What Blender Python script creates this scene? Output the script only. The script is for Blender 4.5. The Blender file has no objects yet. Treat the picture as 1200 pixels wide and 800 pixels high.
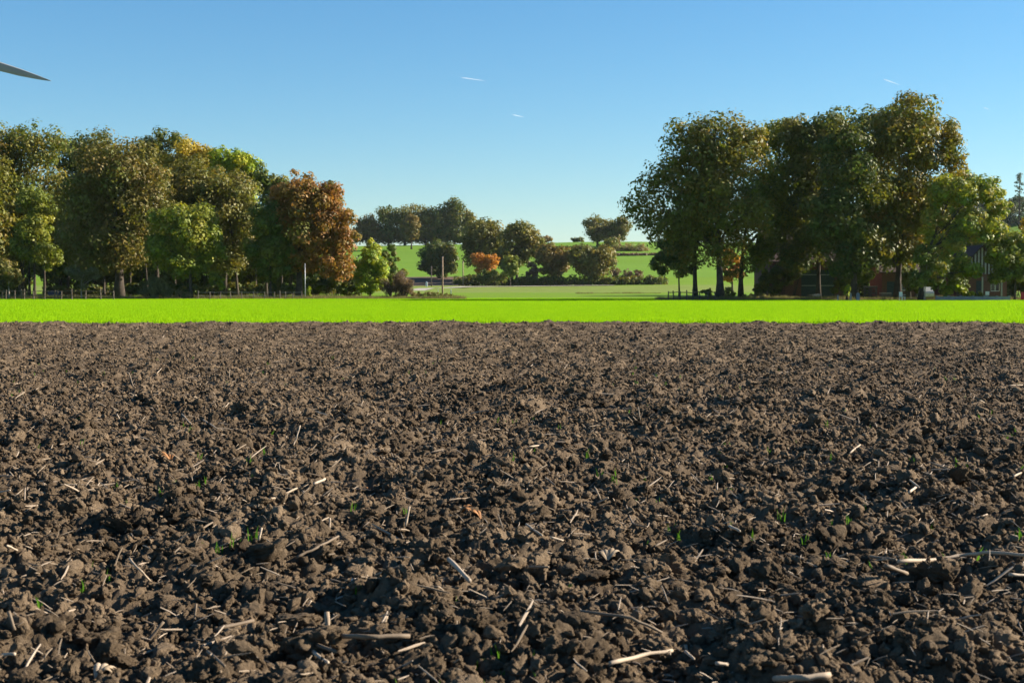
import bpy, math, random
import numpy as np
from mathutils import Vector, Matrix

# ------------------------------------------------------------------ camera, sky, sun
SC = bpy.context.scene
COL = SC.collection
CAM_H = 1.05
FPX = 1667.0                 # focal length in pixels of the 1200 px wide photograph
PITCH = math.atan(59 / FPX)
cam_d = bpy.data.cameras.new('camera')
cam_d.lens = 50.0; cam_d.sensor_width = 36.0
cam_d.clip_start = 0.1; cam_d.clip_end = 90000
cam_d.dof.use_dof = True; cam_d.dof.focus_distance = 13.0; cam_d.dof.aperture_fstop = 9.0
cam = bpy.data.objects.new('camera', cam_d); COL.objects.link(cam)
cam.location = (0, 0, CAM_H); cam.rotation_euler = (math.pi / 2 - PITCH, 0, 0)
SC.camera = cam

SUN_AZ, SUN_EL = math.radians(77), math.radians(25)      # clockwise from the viewing direction
world = bpy.data.worlds.new('World'); SC.world = world; world.use_nodes = True
wn = world.node_tree; wn.nodes.clear()
sky = wn.nodes.new('ShaderNodeTexSky'); sky.sky_type = 'NISHITA'; sky.sun_disc = False
sky.sun_elevation = SUN_EL; sky.sun_rotation = SUN_AZ
sky.air_density = 1.1; sky.dust_density = 0.0; sky.ozone_density = 7.0; sky.altitude = 0
bg = wn.nodes.new('ShaderNodeBackground'); bg.inputs[1].default_value = 0.0515
wo = wn.nodes.new('ShaderNodeOutputWorld')
hs = wn.nodes.new('ShaderNodeHueSaturation'); hs.inputs['Saturation'].default_value = 1.12
wn.links.new(sky.outputs[0], hs.inputs['Color']); tn = wn.nodes.new('ShaderNodeMix'); tn.data_type = 'RGBA'; tn.blend_type = 'MULTIPLY'; tn.inputs[0].default_value = 1.0; tn.inputs[7].default_value = (1.12, 1.09, .98, 1)
wn.links.new(hs.outputs[0], tn.inputs[6]); wn.links.new(tn.outputs[2], bg.inputs[0]); wn.links.new(bg.outputs[0], wo.inputs[0])
sun_d = bpy.data.lights.new('sun', 'SUN'); sun_d.energy = 5.0; sun_d.angle = math.radians(0.53); sun_d.color = (1.0, 0.89, 0.74)
sun = bpy.data.objects.new('sun', sun_d); COL.objects.link(sun)
SUN_DIR = Vector((math.sin(SUN_AZ) * math.cos(SUN_EL), math.cos(SUN_AZ) * math.cos(SUN_EL), math.sin(SUN_EL)))
sun.rotation_euler = SUN_DIR.to_track_quat('Z', 'Y').to_euler()
sun.location = (40, 0, 60)
vs = SC.view_settings
vs.view_transform = 'Standard'; vs.look = 'None'; vs.gamma = 1.0; vs.exposure = 1.6; vs.use_curve_mapping = False
cy = SC.cycles
cy.max_bounces = 5; cy.diffuse_bounces = 3; cy.glossy_bounces = 2; cy.transmission_bounces = 4; cy.transparent_max_bounces = 8
cy.volume_bounces = 0; cy.sample_clamp_indirect = 6.0
cy.use_denoising = True

rng = np.random.default_rng(20231014)
random.seed(5)

# ------------------------------------------------------------------ helpers
def at(px, py, D):
    """photograph pixel (1200 x 800) seen at forward distance D -> world point"""
    u, v = (px - 600) / FPX, (400 - py) / FPX
    c, s = math.cos(PITCH), math.sin(PITCH)
    d = Vector((u, c + v * s, -s + v * c))
    return Vector((0, 0, CAM_H)) + d * (D / d.y)

def pxm(D): return D / FPX          # metres per photograph pixel at distance D

def ground_hit(px, py, z=0.0):
    u, v = (px - 600) / FPX, (400 - py) / FPX
    c, s = math.cos(PITCH), math.sin(PITCH)
    d = Vector((u, c + v * s, -s + v * c))
    t = (z - CAM_H) / d.z
    return Vector((0, 0, CAM_H)) + d * t

def sstep(a, b, x):
    t = np.clip((x - a) / (b - a), 0, 1); return t * t * (3 - 2 * t)

_PY = np.array([-300, 0, 150, 180, 220, 300, 395, 450, 550, 650, 720, 900, 1500, 6000.])
_PZ = np.array([0, 0, 0, .15, .55, 1.25, 2.4, 6.0, 14.0, 22.3, 24, 20, 6, 0.])
def gz(x, y):
    """height of the land"""
    x = np.asarray(x, float); y = np.asarray(y, float)
    z = (np.interp(y - 8, _PY, _PZ) + np.interp(y, _PY, _PZ) + np.interp(y + 8, _PY, _PZ)) / 3
    z = z + 26 * sstep(150, 330, x) * sstep(520, 800, y) * (1 - sstep(1000, 2200, y))
    z = z + 1.2 * np.sin(x / 60.0 + 0.6) * sstep(420, 600, y)
    return z
def gzf(x, y): return float(gz(x, y))

def _hash(ix, iy, iz, seed):
    h = (ix.astype(np.int64) * 374761393 + iy.astype(np.int64) * 668265263 + iz.astype(np.int64) * 2147483647 + seed * 974634777) & 0xffffffff
    h = ((h ^ (h >> 13)) * 1274126177) & 0xffffffff
    h = ((h ^ (h >> 16)) * 2246822519) & 0xffffffff
    return ((h ^ (h >> 15)) & 0xffffff) / float(0xffffff)

def vnoise(x, y, z=None, seed=0):
    """smooth value noise, about -1..1"""
    x = np.asarray(x, float); y = np.asarray(y, float)
    if z is None:
        ix, iy = np.floor(x), np.floor(y); fx, fy = x - ix, y - iy
        fx = fx * fx * (3 - 2 * fx); fy = fy * fy * (3 - 2 * fy); o = np.zeros_like(ix)
        a = _hash(ix, iy, o, seed); b = _hash(ix + 1, iy, o, seed); c = _hash(ix, iy + 1, o, seed); d = _hash(ix + 1, iy + 1, o, seed)
        return 2 * ((a * (1 - fx) + b * fx) * (1 - fy) + (c * (1 - fx) + d * fx) * fy) - 1
    z = np.asarray(z, float)
    iz = np.floor(z); fz = z - iz; fz = fz * fz * (3 - 2 * fz)
    ix, iy = np.floor(x), np.floor(y); fx, fy = x - ix, y - iy
    fx = fx * fx * (3 - 2 * fx); fy = fy * fy * (3 - 2 * fy)
    r = 0
    for k, wz in ((0, 1 - fz), (1, fz)):
        a = _hash(ix, iy, iz + k, seed); b = _hash(ix + 1, iy, iz + k, seed); c = _hash(ix, iy + 1, iz + k, seed); d = _hash(ix + 1, iy + 1, iz + k, seed)
        r = r + wz * ((a * (1 - fx) + b * fx) * (1 - fy) + (c * (1 - fx) + d * fx) * fy)
    return 2 * r - 1

def lumps(x, y, cell, seed, lo=.25):
    """rounded bumps of uneven height, one per jittered cell: 0..1"""
    gx, gy = x / cell, y / cell
    ix, iy = np.floor(gx), np.floor(gy); out = np.zeros_like(gx); o = np.zeros_like(gx)
    for a in (-1, 0, 1):
        for b in (-1, 0, 1):
            jx, jy = ix + a, iy + b
            cx = jx + _hash(jx, jy, o, seed); cyy = jy + _hash(jx, jy, o, seed + 1)
            r = .45 + .5 * _hash(jx, jy, o, seed + 2); hh = lo + (1 - lo) * _hash(jx, jy, o, seed + 3)
            d2 = ((gx - cx) ** 2 + (gy - cyy) ** 2) / (r * r)
            out = np.maximum(out, hh * np.sqrt(np.clip(1 - d2, 0, 1)))
    return out

def soil_h(x, y):
    """height of the ploughed crust"""
    x = np.asarray(x, float); y = np.asarray(y, float)
    wx = x + .03 * vnoise(x / .11, y / .11, seed=41); wy = y + .03 * vnoise(x / .11, y / .11, seed=42)
    h = .050 * vnoise(x / 1.1, y / .9, seed=1) + .055 * vnoise(x / .42, y / .38, seed=2) + .035 * vnoise(x / .19, y / .17, seed=6)
    h = h + .040 * lumps(wx, wy, .16, 11, 0) + .038 * lumps(wx, wy, .07, 21) + .024 * lumps(wx, wy, .033, 31)
    h = h + .014 * vnoise(x / .026, y / .026, seed=3) + .008 * vnoise(x / .012, y / .012, seed=4)
    return h - .055 + .02 * np.exp(-((y - 45.6) / .5) ** 2)

def make_mesh(name, verts, faces, n=4, col=None, smooth=False):
    """fast mesh from numpy arrays, all faces with n corners"""
    verts = np.asarray(verts, np.float32); faces = np.asarray(faces, np.int32)
    me = bpy.data.meshes.new(name)
    me.vertices.add(len(verts)); me.vertices.foreach_set('co', verts.ravel())
    me.loops.add(faces.size); me.loops.foreach_set('vertex_index', faces.ravel())
    me.polygons.add(len(faces)); me.polygons.foreach_set('loop_start', np.arange(0, faces.size, n, dtype=np.int32))
    if smooth: me.polygons.foreach_set('use_smooth', np.ones(len(faces), bool))
    if col is not None:
        a = me.color_attributes.new('tint', 'FLOAT_COLOR', 'POINT')
        c = np.ones((len(verts), 4), np.float32); c[:, :3] = col
        a.data.foreach_set('color', c.ravel())
    me.update(calc_edges=True)
    return me

def link(name, me, mat=None, parent=None, loc=None, **props):
    o = bpy.data.objects.new(name, me); COL.objects.link(o)
    if mat is not None and me is not None and not me.materials: me.materials.append(mat)
    if parent is not None: o.parent = parent
    if loc is not None: o.location = loc
    for k, v in props.items(): o[k] = v
    return o

def empty(name, loc, label, category, group=None, rz=0):
    o = bpy.data.objects.new(name, None); COL.objects.link(o)
    o.empty_display_size = .3; o.location = loc; o.rotation_euler = (0, 0, rz); o['label'] = label; o['category'] = category
    if group: o['group'] = group
    return o

class MB:
    """collects boxes, prisms and tubes into one mesh"""
    def __init__(s): s.v = []; s.f = []
    def add(s, v, f):
        b = len(s.v); s.v += [tuple(p) for p in v]; s.f += [tuple(i + b for i in q) for q in f]; return s
    def box(s, x0, x1, y0, y1, z0, z1):
        v = [(x, y, z) for z in (z0, z1) for (x, y) in ((x0, y0), (x1, y0), (x1, y1), (x0, y1))]
        return s.add(v, [(3, 2, 1, 0), (4, 5, 6, 7), (0, 1, 5, 4), (1, 2, 6, 5), (2, 3, 7, 6), (3, 0, 4, 7)])
    def prism(s, pts, y0, y1):
        """outline pts (x,z) extruded along y"""
        n = len(pts); v = [(x, y0, z) for x, z in pts] + [(x, y1, z) for x, z in pts]
        f = [tuple(range(n)), tuple(range(2 * n - 1, n - 1, -1))] + [(i, i + n, (i + 1) % n + n, (i + 1) % n) for i in range(n)]
        return s.add(v, f)
    def tube(s, pts, rad, k=7, cap=True):
        pts = [Vector(p) for p in pts]; n = len(pts); V = []; F = []
        ref = Vector((.31, .22, .93))
        for i, p in enumerate(pts):
            t = (pts[min(i + 1, n - 1)] - pts[max(i - 1, 0)]).normalized()
            a = t.cross(ref)
            if a.length < .1: a = t.cross(Vector((1, 0, 0)))
            a.normalize(); b = t.cross(a); r = rad[i] if hasattr(rad, '__len__') else rad
            V += [p + (a * math.cos(q) + b * math.sin(q)) * r for q in (2 * math.pi * j / k for j in range(k))]
        for i in range(n - 1):
            for j in range(k):
                F.append((i * k + j, i * k + (j + 1) % k, (i + 1) * k + (j + 1) % k, (i + 1) * k + j))
        if cap: F += [tuple(range(k - 1, -1, -1)), tuple((n - 1) * k + j for j in range(k))]
        return s.add(V, F)
    def build(s, name, mat, parent=None, loc=None, smooth=False, **props):
        me = bpy.data.meshes.new(name); me.from_pydata(s.v, [], s.f); me.update()
        if smooth: me.polygons.foreach_set('use_smooth', np.ones(len(me.polygons), bool))
        return link(name, me, mat, parent, loc, **props)

# ------------------------------------------------------------------ materials
class NT:
    def __init__(s, name):
        s.m = bpy.data.materials.new(name); s.m.use_nodes = True; s.t = s.m.node_tree; s.t.nodes.clear()
        s.out = s.n('ShaderNodeOutputMaterial')
    def n(s, kind, **kw):
        o = s.t.nodes.new(kind)
        for k, v in kw.items(): setattr(o, k, v)
        return o
    def l(s, a, b): s.t.links.new(a, b)
    def noise(s, scale, detail=4, vec=None, rough=.55):
        o = s.n('ShaderNodeTexNoise'); o.inputs['Scale'].default_value = scale; o.inputs['Detail'].default_value = detail; o.inputs['Roughness'].default_value = rough
        if vec is not None: s.l(vec, o.inputs['Vector'])
        return o.outputs['Fac']
    def ramp(s, fac, stops):
        o = s.n('ShaderNodeValToRGB'); e = o.color_ramp.elements
        while len(e) < len(stops): e.new(.5)
        for q, (p, c) in zip(e, stops): q.position = p; q.color = (*c, 1) if len(c) == 3 else c
        s.l(fac, o.inputs[0]); return o.outputs[0]
    def mix(s, fac, a, b, mode='MIX'):
        o = s.n('ShaderNodeMix', data_type='RGBA', blend_type=mode)
        for i, v in ((0, fac), (6, a), (7, b)):
            if hasattr(v, 'node'): s.l(v, o.inputs[i])
            else: o.inputs[i].default_value = v if i == 0 else ((*v, 1) if len(v) == 3 else v)
        return o.outputs[2]
    def math(s, op, a, b=0., c=0.):
        o = s.n('ShaderNodeMath', operation=op)
        for i, v in enumerate((a, b, c)):
            if hasattr(v, 'node'): s.l(v, o.inputs[i])
            else: o.inputs[i].default_value = v
        return o.outputs[0]
    def principled(s, color, rough=.9, spec=.2, bump=None, bstr=.5, bdist=.02, metallic=0.):
        p = s.n('ShaderNodeBsdfPrincipled')
        if hasattr(color, 'node'): s.l(color, p.inputs['Base Color'])
        else: p.inputs['Base Color'].default_value = (*color, 1)
        p.inputs['Roughness'].default_value = rough; p.inputs['Specular IOR Level'].default_value = spec; p.inputs['Metallic'].default_value = metallic
        if bump is not None:
            b = s.n('ShaderNodeBump'); b.inputs['Strength'].default_value = bstr; b.inputs['Distance'].default_value = bdist
            s.l(bump, b.inputs['Height']); s.l(b.outputs[0], p.inputs['Normal'])
        s.l(p.outputs[0], s.out.inputs[0]); return s.m

def pos(nt): return nt.n('ShaderNodeNewGeometry').outputs['Position']
def objrand(nt): return nt.n('ShaderNodeObjectInfo').outputs['Random']

def simple(name, c, rough=.8, var=.25, scale=3.0, spec=.2, metallic=0.):
    nt = NT(name); p = nt.n('ShaderNodeTexCoord').outputs['Object']
    f = nt.noise(scale, 5, p)
    lo = tuple(v * (1 - var) for v in c); hi = tuple(min(1, v * (1 + var)) for v in c)
    return nt.principled(nt.ramp(f, [(.3, lo), (.7, hi)]), rough, spec, nt.noise(scale * 6, 3, p), .25, .01, metallic)

def mat_soil():
    nt = NT('soil'); p = pos(nt)
    big = nt.noise(.55, 4, p); mid = nt.noise(9, 4, p); fine = nt.noise(75, 7, p, .72)
    c = nt.ramp(mid, [(.25, (.064, .042, .024)), (.5, (.108, .077, .048)), (.75, (.160, .119, .079))])
    c = nt.mix(nt.ramp(big, [(.35, (0, 0, 0)), (.7, (.45, .45, .45))]), c, (.113, .079, .049))
    c = nt.mix(nt.ramp(fine, [(.3, (.0, .0, .0)), (.75, (.5, .5, .5))]), c, (.220, .166, .112))
    damp = nt.ramp(nt.noise(1.3, 5, p, .6), [(.36, (.58, .58, .58)), (.60, (1.08, 1.08, 1.08))])
    c = nt.mix(1.0, c, damp, 'MULTIPLY')
    r = nt.math('MULTIPLY_ADD', objrand(nt), .75, .62)
    hv = nt.n('ShaderNodeHueSaturation'); nt.l(c, hv.inputs['Color']); nt.l(r, hv.inputs['Value'])
    return nt.principled(hv.outputs[0], .95, .08, fine, 1.0, .016)

def mat_land():
    """crop, meadows and hill pastures on the land sheet"""
    nt = NT('land'); p = pos(nt)
    sp = nt.n('ShaderNodeSeparateXYZ'); nt.l(p, sp.inputs[0]); X, Y = sp.outputs[0], sp.outputs[1]
    st = nt.n('ShaderNodeMapping'); nt.l(p, st.inputs[0]); st.inputs['Scale'].default_value = (.02, .35, .02)
    streak = nt.noise(1.0, 5, st.outputs[0]); patch = nt.noise(.05, 4, p); fine = nt.noise(3.0, 5, p)
    crop = nt.ramp(streak, [(.3, (.10, .185, .004)), (.5, (.125, .22, .005)), (.7, (.15, .245, .007))])
    crop = nt.mix(nt.math('MULTIPLY', fine, .35), crop, (.07, .12, .012))
    meadow = nt.ramp(nt.noise(.6, 6, p), [(.3, (.115, .165, .022)), (.7, (.17, .215, .038))])
    hill = nt.ramp(streak, [(.3, (.095, .20, .010)), (.7, (.125, .235, .014))])
    hill = nt.mix(nt.math('MULTIPLY', nt.noise(.9, 6, p), .3), hill, (.10, .13, .022))
    plough = nt.ramp(nt.noise(.8, 5, p), [(.3, (.09, .06, .042)), (.7, (.125, .085, .06))])
    soil = nt.ramp(nt.noise(8, 5, p), [(.3, (.075, .055, .036)), (.7, (.12, .09, .06))])
    def band(v, a, b, w=4., wob=6.):
        vv = nt.math('ADD', v, nt.math('MULTIPLY', nt.math('SUBTRACT', patch, .5), wob))
        lo = nt.n('ShaderNodeMapRange'); nt.l(vv, lo.inputs[0]); lo.inputs[1].default_value = a - w; lo.inputs[2].default_value = a + w
        hi = nt.n('ShaderNodeMapRange'); nt.l(vv, hi.inputs[0]); hi.inputs[1].default_value = b - w; hi.inputs[2].default_value = b + w
        return nt.math('SUBTRACT', lo.outputs[0], hi.outputs[0])
    c = crop
    c = nt.mix(band(Y, 255, 392, 5), c, meadow)
    c = nt.mix(nt.math('MULTIPLY', band(Y, 392, 450, 3), band(X, -42, -11, 3)), c, plough)
    c = nt.mix(band(Y, 440, 4000, 4), c, hill)
    c = nt.mix(band(Y, -500, 46.2, .05, 0), c, soil)
    return nt.principled(c, .95, .1, fine, .4, .05)

def mat_leaf(name='leaves', trans=.34):
    nt = NT(name); a = nt.n('ShaderNodeAttribute', attribute_name='tint').outputs['Color']
    d = nt.n('ShaderNodeBsdfPrincipled'); nt.l(a, d.inputs['Base Color']); d.inputs['Roughness'].default_value = .55; d.inputs['Specular IOR Level'].default_value = .25
    t = nt.n('ShaderNodeBsdfTranslucent')
    g = nt.mix(1.0, a, (1.35, 1.25, .55), 'MULTIPLY'); nt.l(g, t.inputs[0])
    m = nt.n('ShaderNodeMixShader'); m.inputs[0].default_value = trans
    nt.l(d.outputs[0], m.inputs[1]); nt.l(t.outputs[0], m.inputs[2]); nt.l(m.outputs[0], nt.out.inputs[0])
    return nt.m

def mat_blade(name, c1, c2, trans=.45):
    nt = NT(name); r = objrand(nt)
    c = nt.ramp(r, [(0, c1), (1, c2)])
    d = nt.n('ShaderNodeBsdfPrincipled'); nt.l(c, d.inputs['Base Color']); d.inputs['Roughness'].default_value = .8; d.inputs['Specular IOR Level'].default_value = .04
    t = nt.n('ShaderNodeBsdfTranslucent'); nt.l(c, t.inputs[0])
    m = nt.n('ShaderNodeMixShader'); m.inputs[0].default_value = trans
    nt.l(d.outputs[0], m.inputs[1]); nt.l(t.outputs[0], m.inputs[2]); nt.l(m.outputs[0], nt.out.inputs[0])
    return nt.m

def mat_straw(name, c1, c2):
    nt = NT(name); p = nt.n('ShaderNodeTexCoord').outputs['Object']
    c = nt.ramp(objrand(nt), [(0, c1), (1, c2)])
    mp = nt.n('ShaderNodeMapping'); nt.l(p, mp.inputs[0]); mp.inputs['Scale'].default_value = (300, 300, 18)
    f = nt.noise(1, 3, mp.outputs[0])
    c = nt.mix(nt.ramp(f, [(.35, (0, 0, 0)), (.75, (.55, .55, .55))]), c, tuple(v * .55 for v in c1))
    return nt.principled(c, .7, .25, f, .4, .002)

def mat_brick():
    nt = NT('brick_wall'); p = nt.n('ShaderNodeTexCoord').outputs['Object']
    sx = nt.n('ShaderNodeSeparateXYZ'); nt.l(p, sx.inputs[0]); mp = nt.n('ShaderNodeCombineXYZ'); nt.l(nt.math('ADD', sx.outputs[0], sx.outputs[1]), mp.inputs[0]); nt.l(sx.outputs[2], mp.inputs[1])
    b = nt.n('ShaderNodeTexBrick'); nt.l(mp.outputs[0], b.inputs[0]); b.inputs['Scale'].default_value = 1.0
    b.inputs['Brick Width'].default_value = .26; b.inputs['Row Height'].default_value = .085; b.inputs['Mortar Size'].default_value = .012
    b.inputs['Color1'].default_value = (.16, .048, .036, 1); b.inputs['Color2'].default_value = (.11, .035, .028, 1); b.inputs['Mortar'].default_value = (.12, .10, .085, 1)
    return nt.principled(b.outputs[0], .9, .15, b.outputs[1], .4, -.01)

M = {}
M['soil'] = mat_soil(); M['land'] = mat_land(); M['leaf'] = mat_leaf(); M['brick'] = mat_brick()
M['bark'] = simple('bark', (.055, .044, .034), .95, .45, 2.5)
M['bark_grey'] = simple('grey_bark', (.20, .17, .135), .95, .4, 3)
M['pale_bark'] = simple('pale_bark', (.30, .25, .19), .9, .3, 3)
M['wood'] = simple('weathered_wood', (.10, .082, .064), .9, .35, 4)
M['pole'] = simple('pole_wood', (.26, .19, .13), .9, .25, 3)
M['roof'] = simple('roof_tile', (.06, .04, .035), .85, .3, 4)
M['dark_door'] = simple('dark_painted_door', (.035, .05, .065), .6, .2, 3)
M['glass'] = simple('window_glass', (.02, .025, .03), .1, .1, 1, .6)
M['white'] = simple('white_paint', (.72, .70, .67), .6, .08, 3)
M['grey_board'] = simple('pale_board', (.34, .31, .32), .8, .15, 3)
M['concrete'] = simple('concrete', (.27, .27, .26), .9, .2, 2)
M['steel'] = simple('steel', (.32, .33, .34), .5, .15, 4, .4, .4)
M['turbine'] = simple('turbine_coat', (.24, .245, .25), .5, .04, .2)
M['red'] = simple('red_paint', (.38, .03, .04), .5, .15, 2)
M['rubber'] = simple('tyre_rubber', (.02, .02, .02), .8, .2, 6)
M['gravel'] = simple('track_gravel', (.30, .27, .23), .95, .25, .8)
M['tarp'] = simple('dark_tarpaulin', (.03, .045, .09), .6, .2, 2)
M['straw'] = mat_straw('dry_stalk', (.29, .22, .15), (.46, .37, .275))
M['straw_dark'] = mat_straw('weathered_stalk', (.13, .095, .063), (.18, .135, .09))
M['husk'] = mat_straw('dry_husk', (.27, .20, .125), (.42, .335, .24))
M['husk_orange'] = mat_straw('rusty_husk', (.25, .115, .04), (.30, .14, .05))
M['stone'] = simple('pale_stone', (.55, .48, .43), .8, .15, 40)
M['crop'] = mat_blade('crop_blades', (.205, .395, .004), (.30, .50, .007))
M['sprout'] = mat_blade('sprout_blades', (.05, .13, .010), (.09, .20, .015))
M['drygrass'] = mat_blade('dry_grass_blades', (.11, .12, .028), (.21, .175, .077), .35)
M['chaff'] = mat_straw('straw_chaff', (.17, .125, .08), (.42, .335, .25))

# ------------------------------------------------------------------ land sheet
def land():
    ys = np.concatenate([np.linspace(-250, 0, 6), np.linspace(8, 46.2, 6), np.linspace(46.4, 150, 22), np.linspace(155, 420, 50), np.linspace(425, 900, 80), np.linspace(930, 2600, 40)])
    xs = np.concatenate([np.linspace(-2300, -500, 20), np.linspace(-480, 480, 140), np.linspace(500, 2300, 20)])
    Xg, Yg = np.meshgrid(xs, ys)
    Z = gz(Xg, Yg) + .35 * vnoise(Xg / 18, Yg / 18, seed=7) * sstep(200, 300, Yg)
    Z = np.where(Yg < 46.3, -.16, Z)
    nx, ny = len(xs), len(ys)
    i = (np.arange(ny - 1)[:, None] * nx + np.arange(nx - 1)[None, :]).ravel()
    F = np.stack([i, i + 1, i + nx + 1, i + nx], 1)
    link('ground', make_mesh('ground', np.stack([Xg, Yg, Z], -1).reshape(-1, 3), F, smooth=True), M['land'], kind='structure')
land()

# ploughed crust: a height field, finest near the camera
def ploughed():
    ys = [2.0]
    while ys[-1] < 46.25: ys.append(ys[-1] + min(.085, max(.0065, ys[-1] ** 2 / 1750 * 1.15)))
    ys = np.array(ys); nx = 450
    u = np.linspace(-1, 1, nx)
    half = .42 * ys + 1.2
    Xg = u[None, :] * half[:, None]; Yg = np.repeat(ys[:, None], nx, 1)
    jit = .3 * np.gradient(ys)[:, None]
    Yg = Yg + jit * (2 * rng.random(Yg.shape) - 1)
    Z = soil_h(Xg, Yg)
    ny = len(ys); i = (np.arange(ny - 1)[:, None] * nx + np.arange(nx - 1)[None, :]).ravel()
    F = np.stack([i, i + 1, i + nx + 1, i + nx], 1)
    return link('ploughed_field', make_mesh('ploughed_field', np.stack([Xg, Yg, Z], -1).reshape(-1, 3), F, smooth=True), M['soil'], kind='structure')
FIELD = ploughed()

# ------------------------------------------------------------------ clods
def ico(sub):
    import bmesh
    bm = bmesh.new(); bmesh.ops.create_icosphere(bm, subdivisions=sub, radius=1.0)
    v = np.array([q.co[:] for q in bm.verts]); f = np.array([[w.index for w in q.verts] for q in bm.faces]); bm.free(); return v, f
ICO3, ICO2, ICO1 = ico(5), ico(4), ico(3)
def clod_mesh(k, base):
    v, f = base; v = v.copy(); s = 100 + k
    w = np.stack([vnoise(v[:, 0] * 1.6 + k, v[:, 1] * 1.6, v[:, 2] * 1.6, s + 9 + j) for j in range(3)], 1)
    q = v * 1.2 + k * 7.3
    r = 1 + .30 * vnoise(q[:, 0], q[:, 1], q[:, 2], s) + .26 * vnoise(q[:, 0] * 2.1, q[:, 1] * 2.1, q[:, 2] * 2.1, s + 1)
    r = r + .24 * (.35 - np.abs(vnoise(q[:, 0] * 3.6, q[:, 1] * 3.6, q[:, 2] * 3.6, s + 2))) + .20 * vnoise(q[:, 0] * 6, q[:, 1] * 6, q[:, 2] * 6, s + 3) + .16 * vnoise(q[:, 0] * 12, q[:, 1] * 12, q[:, 2] * 12, s + 4) + .09 * vnoise(q[:, 0] * 25, q[:, 1] * 25, q[:, 2] * 25, s + 5)
    v = v * r[:, None] + .28 * w
    # a few broken, flatter faces
    g = np.random.default_rng(k)
    for _ in range(2):
        n = g.normal(size=3); n /= np.linalg.norm(n); d = v @ n; lim = .62 + .2 * g.random()
        v = v - n[None, :] * (np.clip(d - lim, 0, None) * .75)[:, None]
    v = v * np.array([1.0, .85 + .3 * g.random(), .62 + .25 * g.random()])
    return make_mesh('clod', v, f, 3, smooth=True)
BIG = [clod_mesh(k, ICO3) for k in range(10)]
SMALL = [clod_mesh(k + 20, ICO2) for k in range(8)]
TINY = [clod_mesh(k + 40, ICO1) for k in range(6)]
for me in BIG + SMALL + TINY: me.materials.append(M['soil'])

def frustum_pts(n, y0, y1, power, r=rng, slope=.42, add=1.0):
    """random ground points, the density falling off with distance as 1/y**power"""
    e = 2 - power
    t = r.random(n)
    y = (y0 ** e + t * (y1 ** e - y0 ** e)) ** (1 / e) if abs(e) > 1e-6 else y0 * (y1 / y0) ** t
    x = (2 * r.random(n) - 1) * (slope * y + add)
    return x, y

# the 300 clods that show largest: parts of the field
cx_, cy_ = frustum_pts(300, 3.2, 13, 1.7, np.random.default_rng(8), .37, .05)
g = np.random.default_rng(9)
for i in range(300):
    s = float(np.clip(g.lognormal(math.log(.030), .40), .018, .080)) * (1 + .02 * cy_[i])
    x, y = float(cx_[i]), float(cy_[i])
    o = bpy.data.objects.new('clod', BIG[i % 10]); COL.objects.link(o); o.parent = FIELD
    o.location = (x, y, float(soil_h(x, y)) + s * .22); o.scale = (s, s, s)
    o.rotation_euler = (g.random() * .8 - .4, g.random() * .8 - .4, g.random() * 6.28)

def scatter(name, meshes, mat, x, y, z, scl, rot, **props):
    """one object of uncountable bits: instances of a few small meshes on points"""
    n = len(x)
    pm = bpy.data.meshes.new(name); pm.vertices.add(n)
    pm.vertices.foreach_set('co', np.stack([x, y, z], 1).astype(np.float32).ravel())
    a = pm.attributes.new('scl', 'FLOAT_VECTOR', 'POINT'); a.data.foreach_set('vector', np.asarray(scl, np.float32).ravel())
    a = pm.attributes.new('rot', 'FLOAT_VECTOR', 'POINT'); a.data.foreach_set('vector', np.asarray(rot, np.float32).ravel())
    a = pm.attributes.new('pick', 'INT', 'POINT'); a.data.foreach_set('value', (np.arange(n) % len(meshes)).astype(np.int32))
    o = link(name, pm, None, **props)
    ng = bpy.data.node_groups.new(name, 'GeometryNodeTree')
    ng.interface.new_socket('Geometry', in_out='INPUT', socket_type='NodeSocketGeometry'); ng.interface.new_socket('Geometry', in_out='OUTPUT', socket_type='NodeSocketGeometry')
    gi, go = ng.nodes.new('NodeGroupInput'), ng.nodes.new('NodeGroupOutput')
    ins = ng.nodes.new('GeometryNodeInstanceOnPoints'); g2i = ng.nodes.new('GeometryNodeGeometryToInstance')
    for me in meshes:
        if not me.materials: me.materials.append(mat)
        so = bpy.data.objects.new(name + '_piece', me)
        oi = ng.nodes.new('GeometryNodeObjectInfo'); oi.inputs['Object'].default_value = so
        ng.links.new(oi.outputs['Geometry'], g2i.inputs[0])
    def attr(nm, ty):
        q = ng.nodes.new('GeometryNodeInputNamedAttribute'); q.data_type = ty; q.inputs['Name'].default_value = nm; return q.outputs['Attribute']
    ng.links.new(gi.outputs[0], ins.inputs['Points']); ng.links.new(g2i.outputs[0], ins.inputs['Instance'])
    ins.inputs['Pick Instance'].default_value = True
    ng.links.new(attr('pick', 'INT'), ins.inputs['Instance Index']); ng.links.new(attr('scl', 'FLOAT_VECTOR'), ins.inputs['Scale'])
    e2r = ng.nodes.new('FunctionNodeEulerToRotation'); ng.links.new(attr('rot', 'FLOAT_VECTOR'), e2r.inputs[0]); ng.links.new(e2r.outputs[0], ins.inputs['Rotation'])
    ng.links.new(ins.outputs[0], go.inputs[0])
    md = o.modifiers.new('scatter', 'NODES'); md.node_group = ng
    return o

def rnd_rot(n, tilt, r=rng):
    return np.stack([(r.random(n) * 2 - 1) * tilt, (r.random(n) * 2 - 1) * tilt, r.random(n) * 6.2832], 1)

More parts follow.
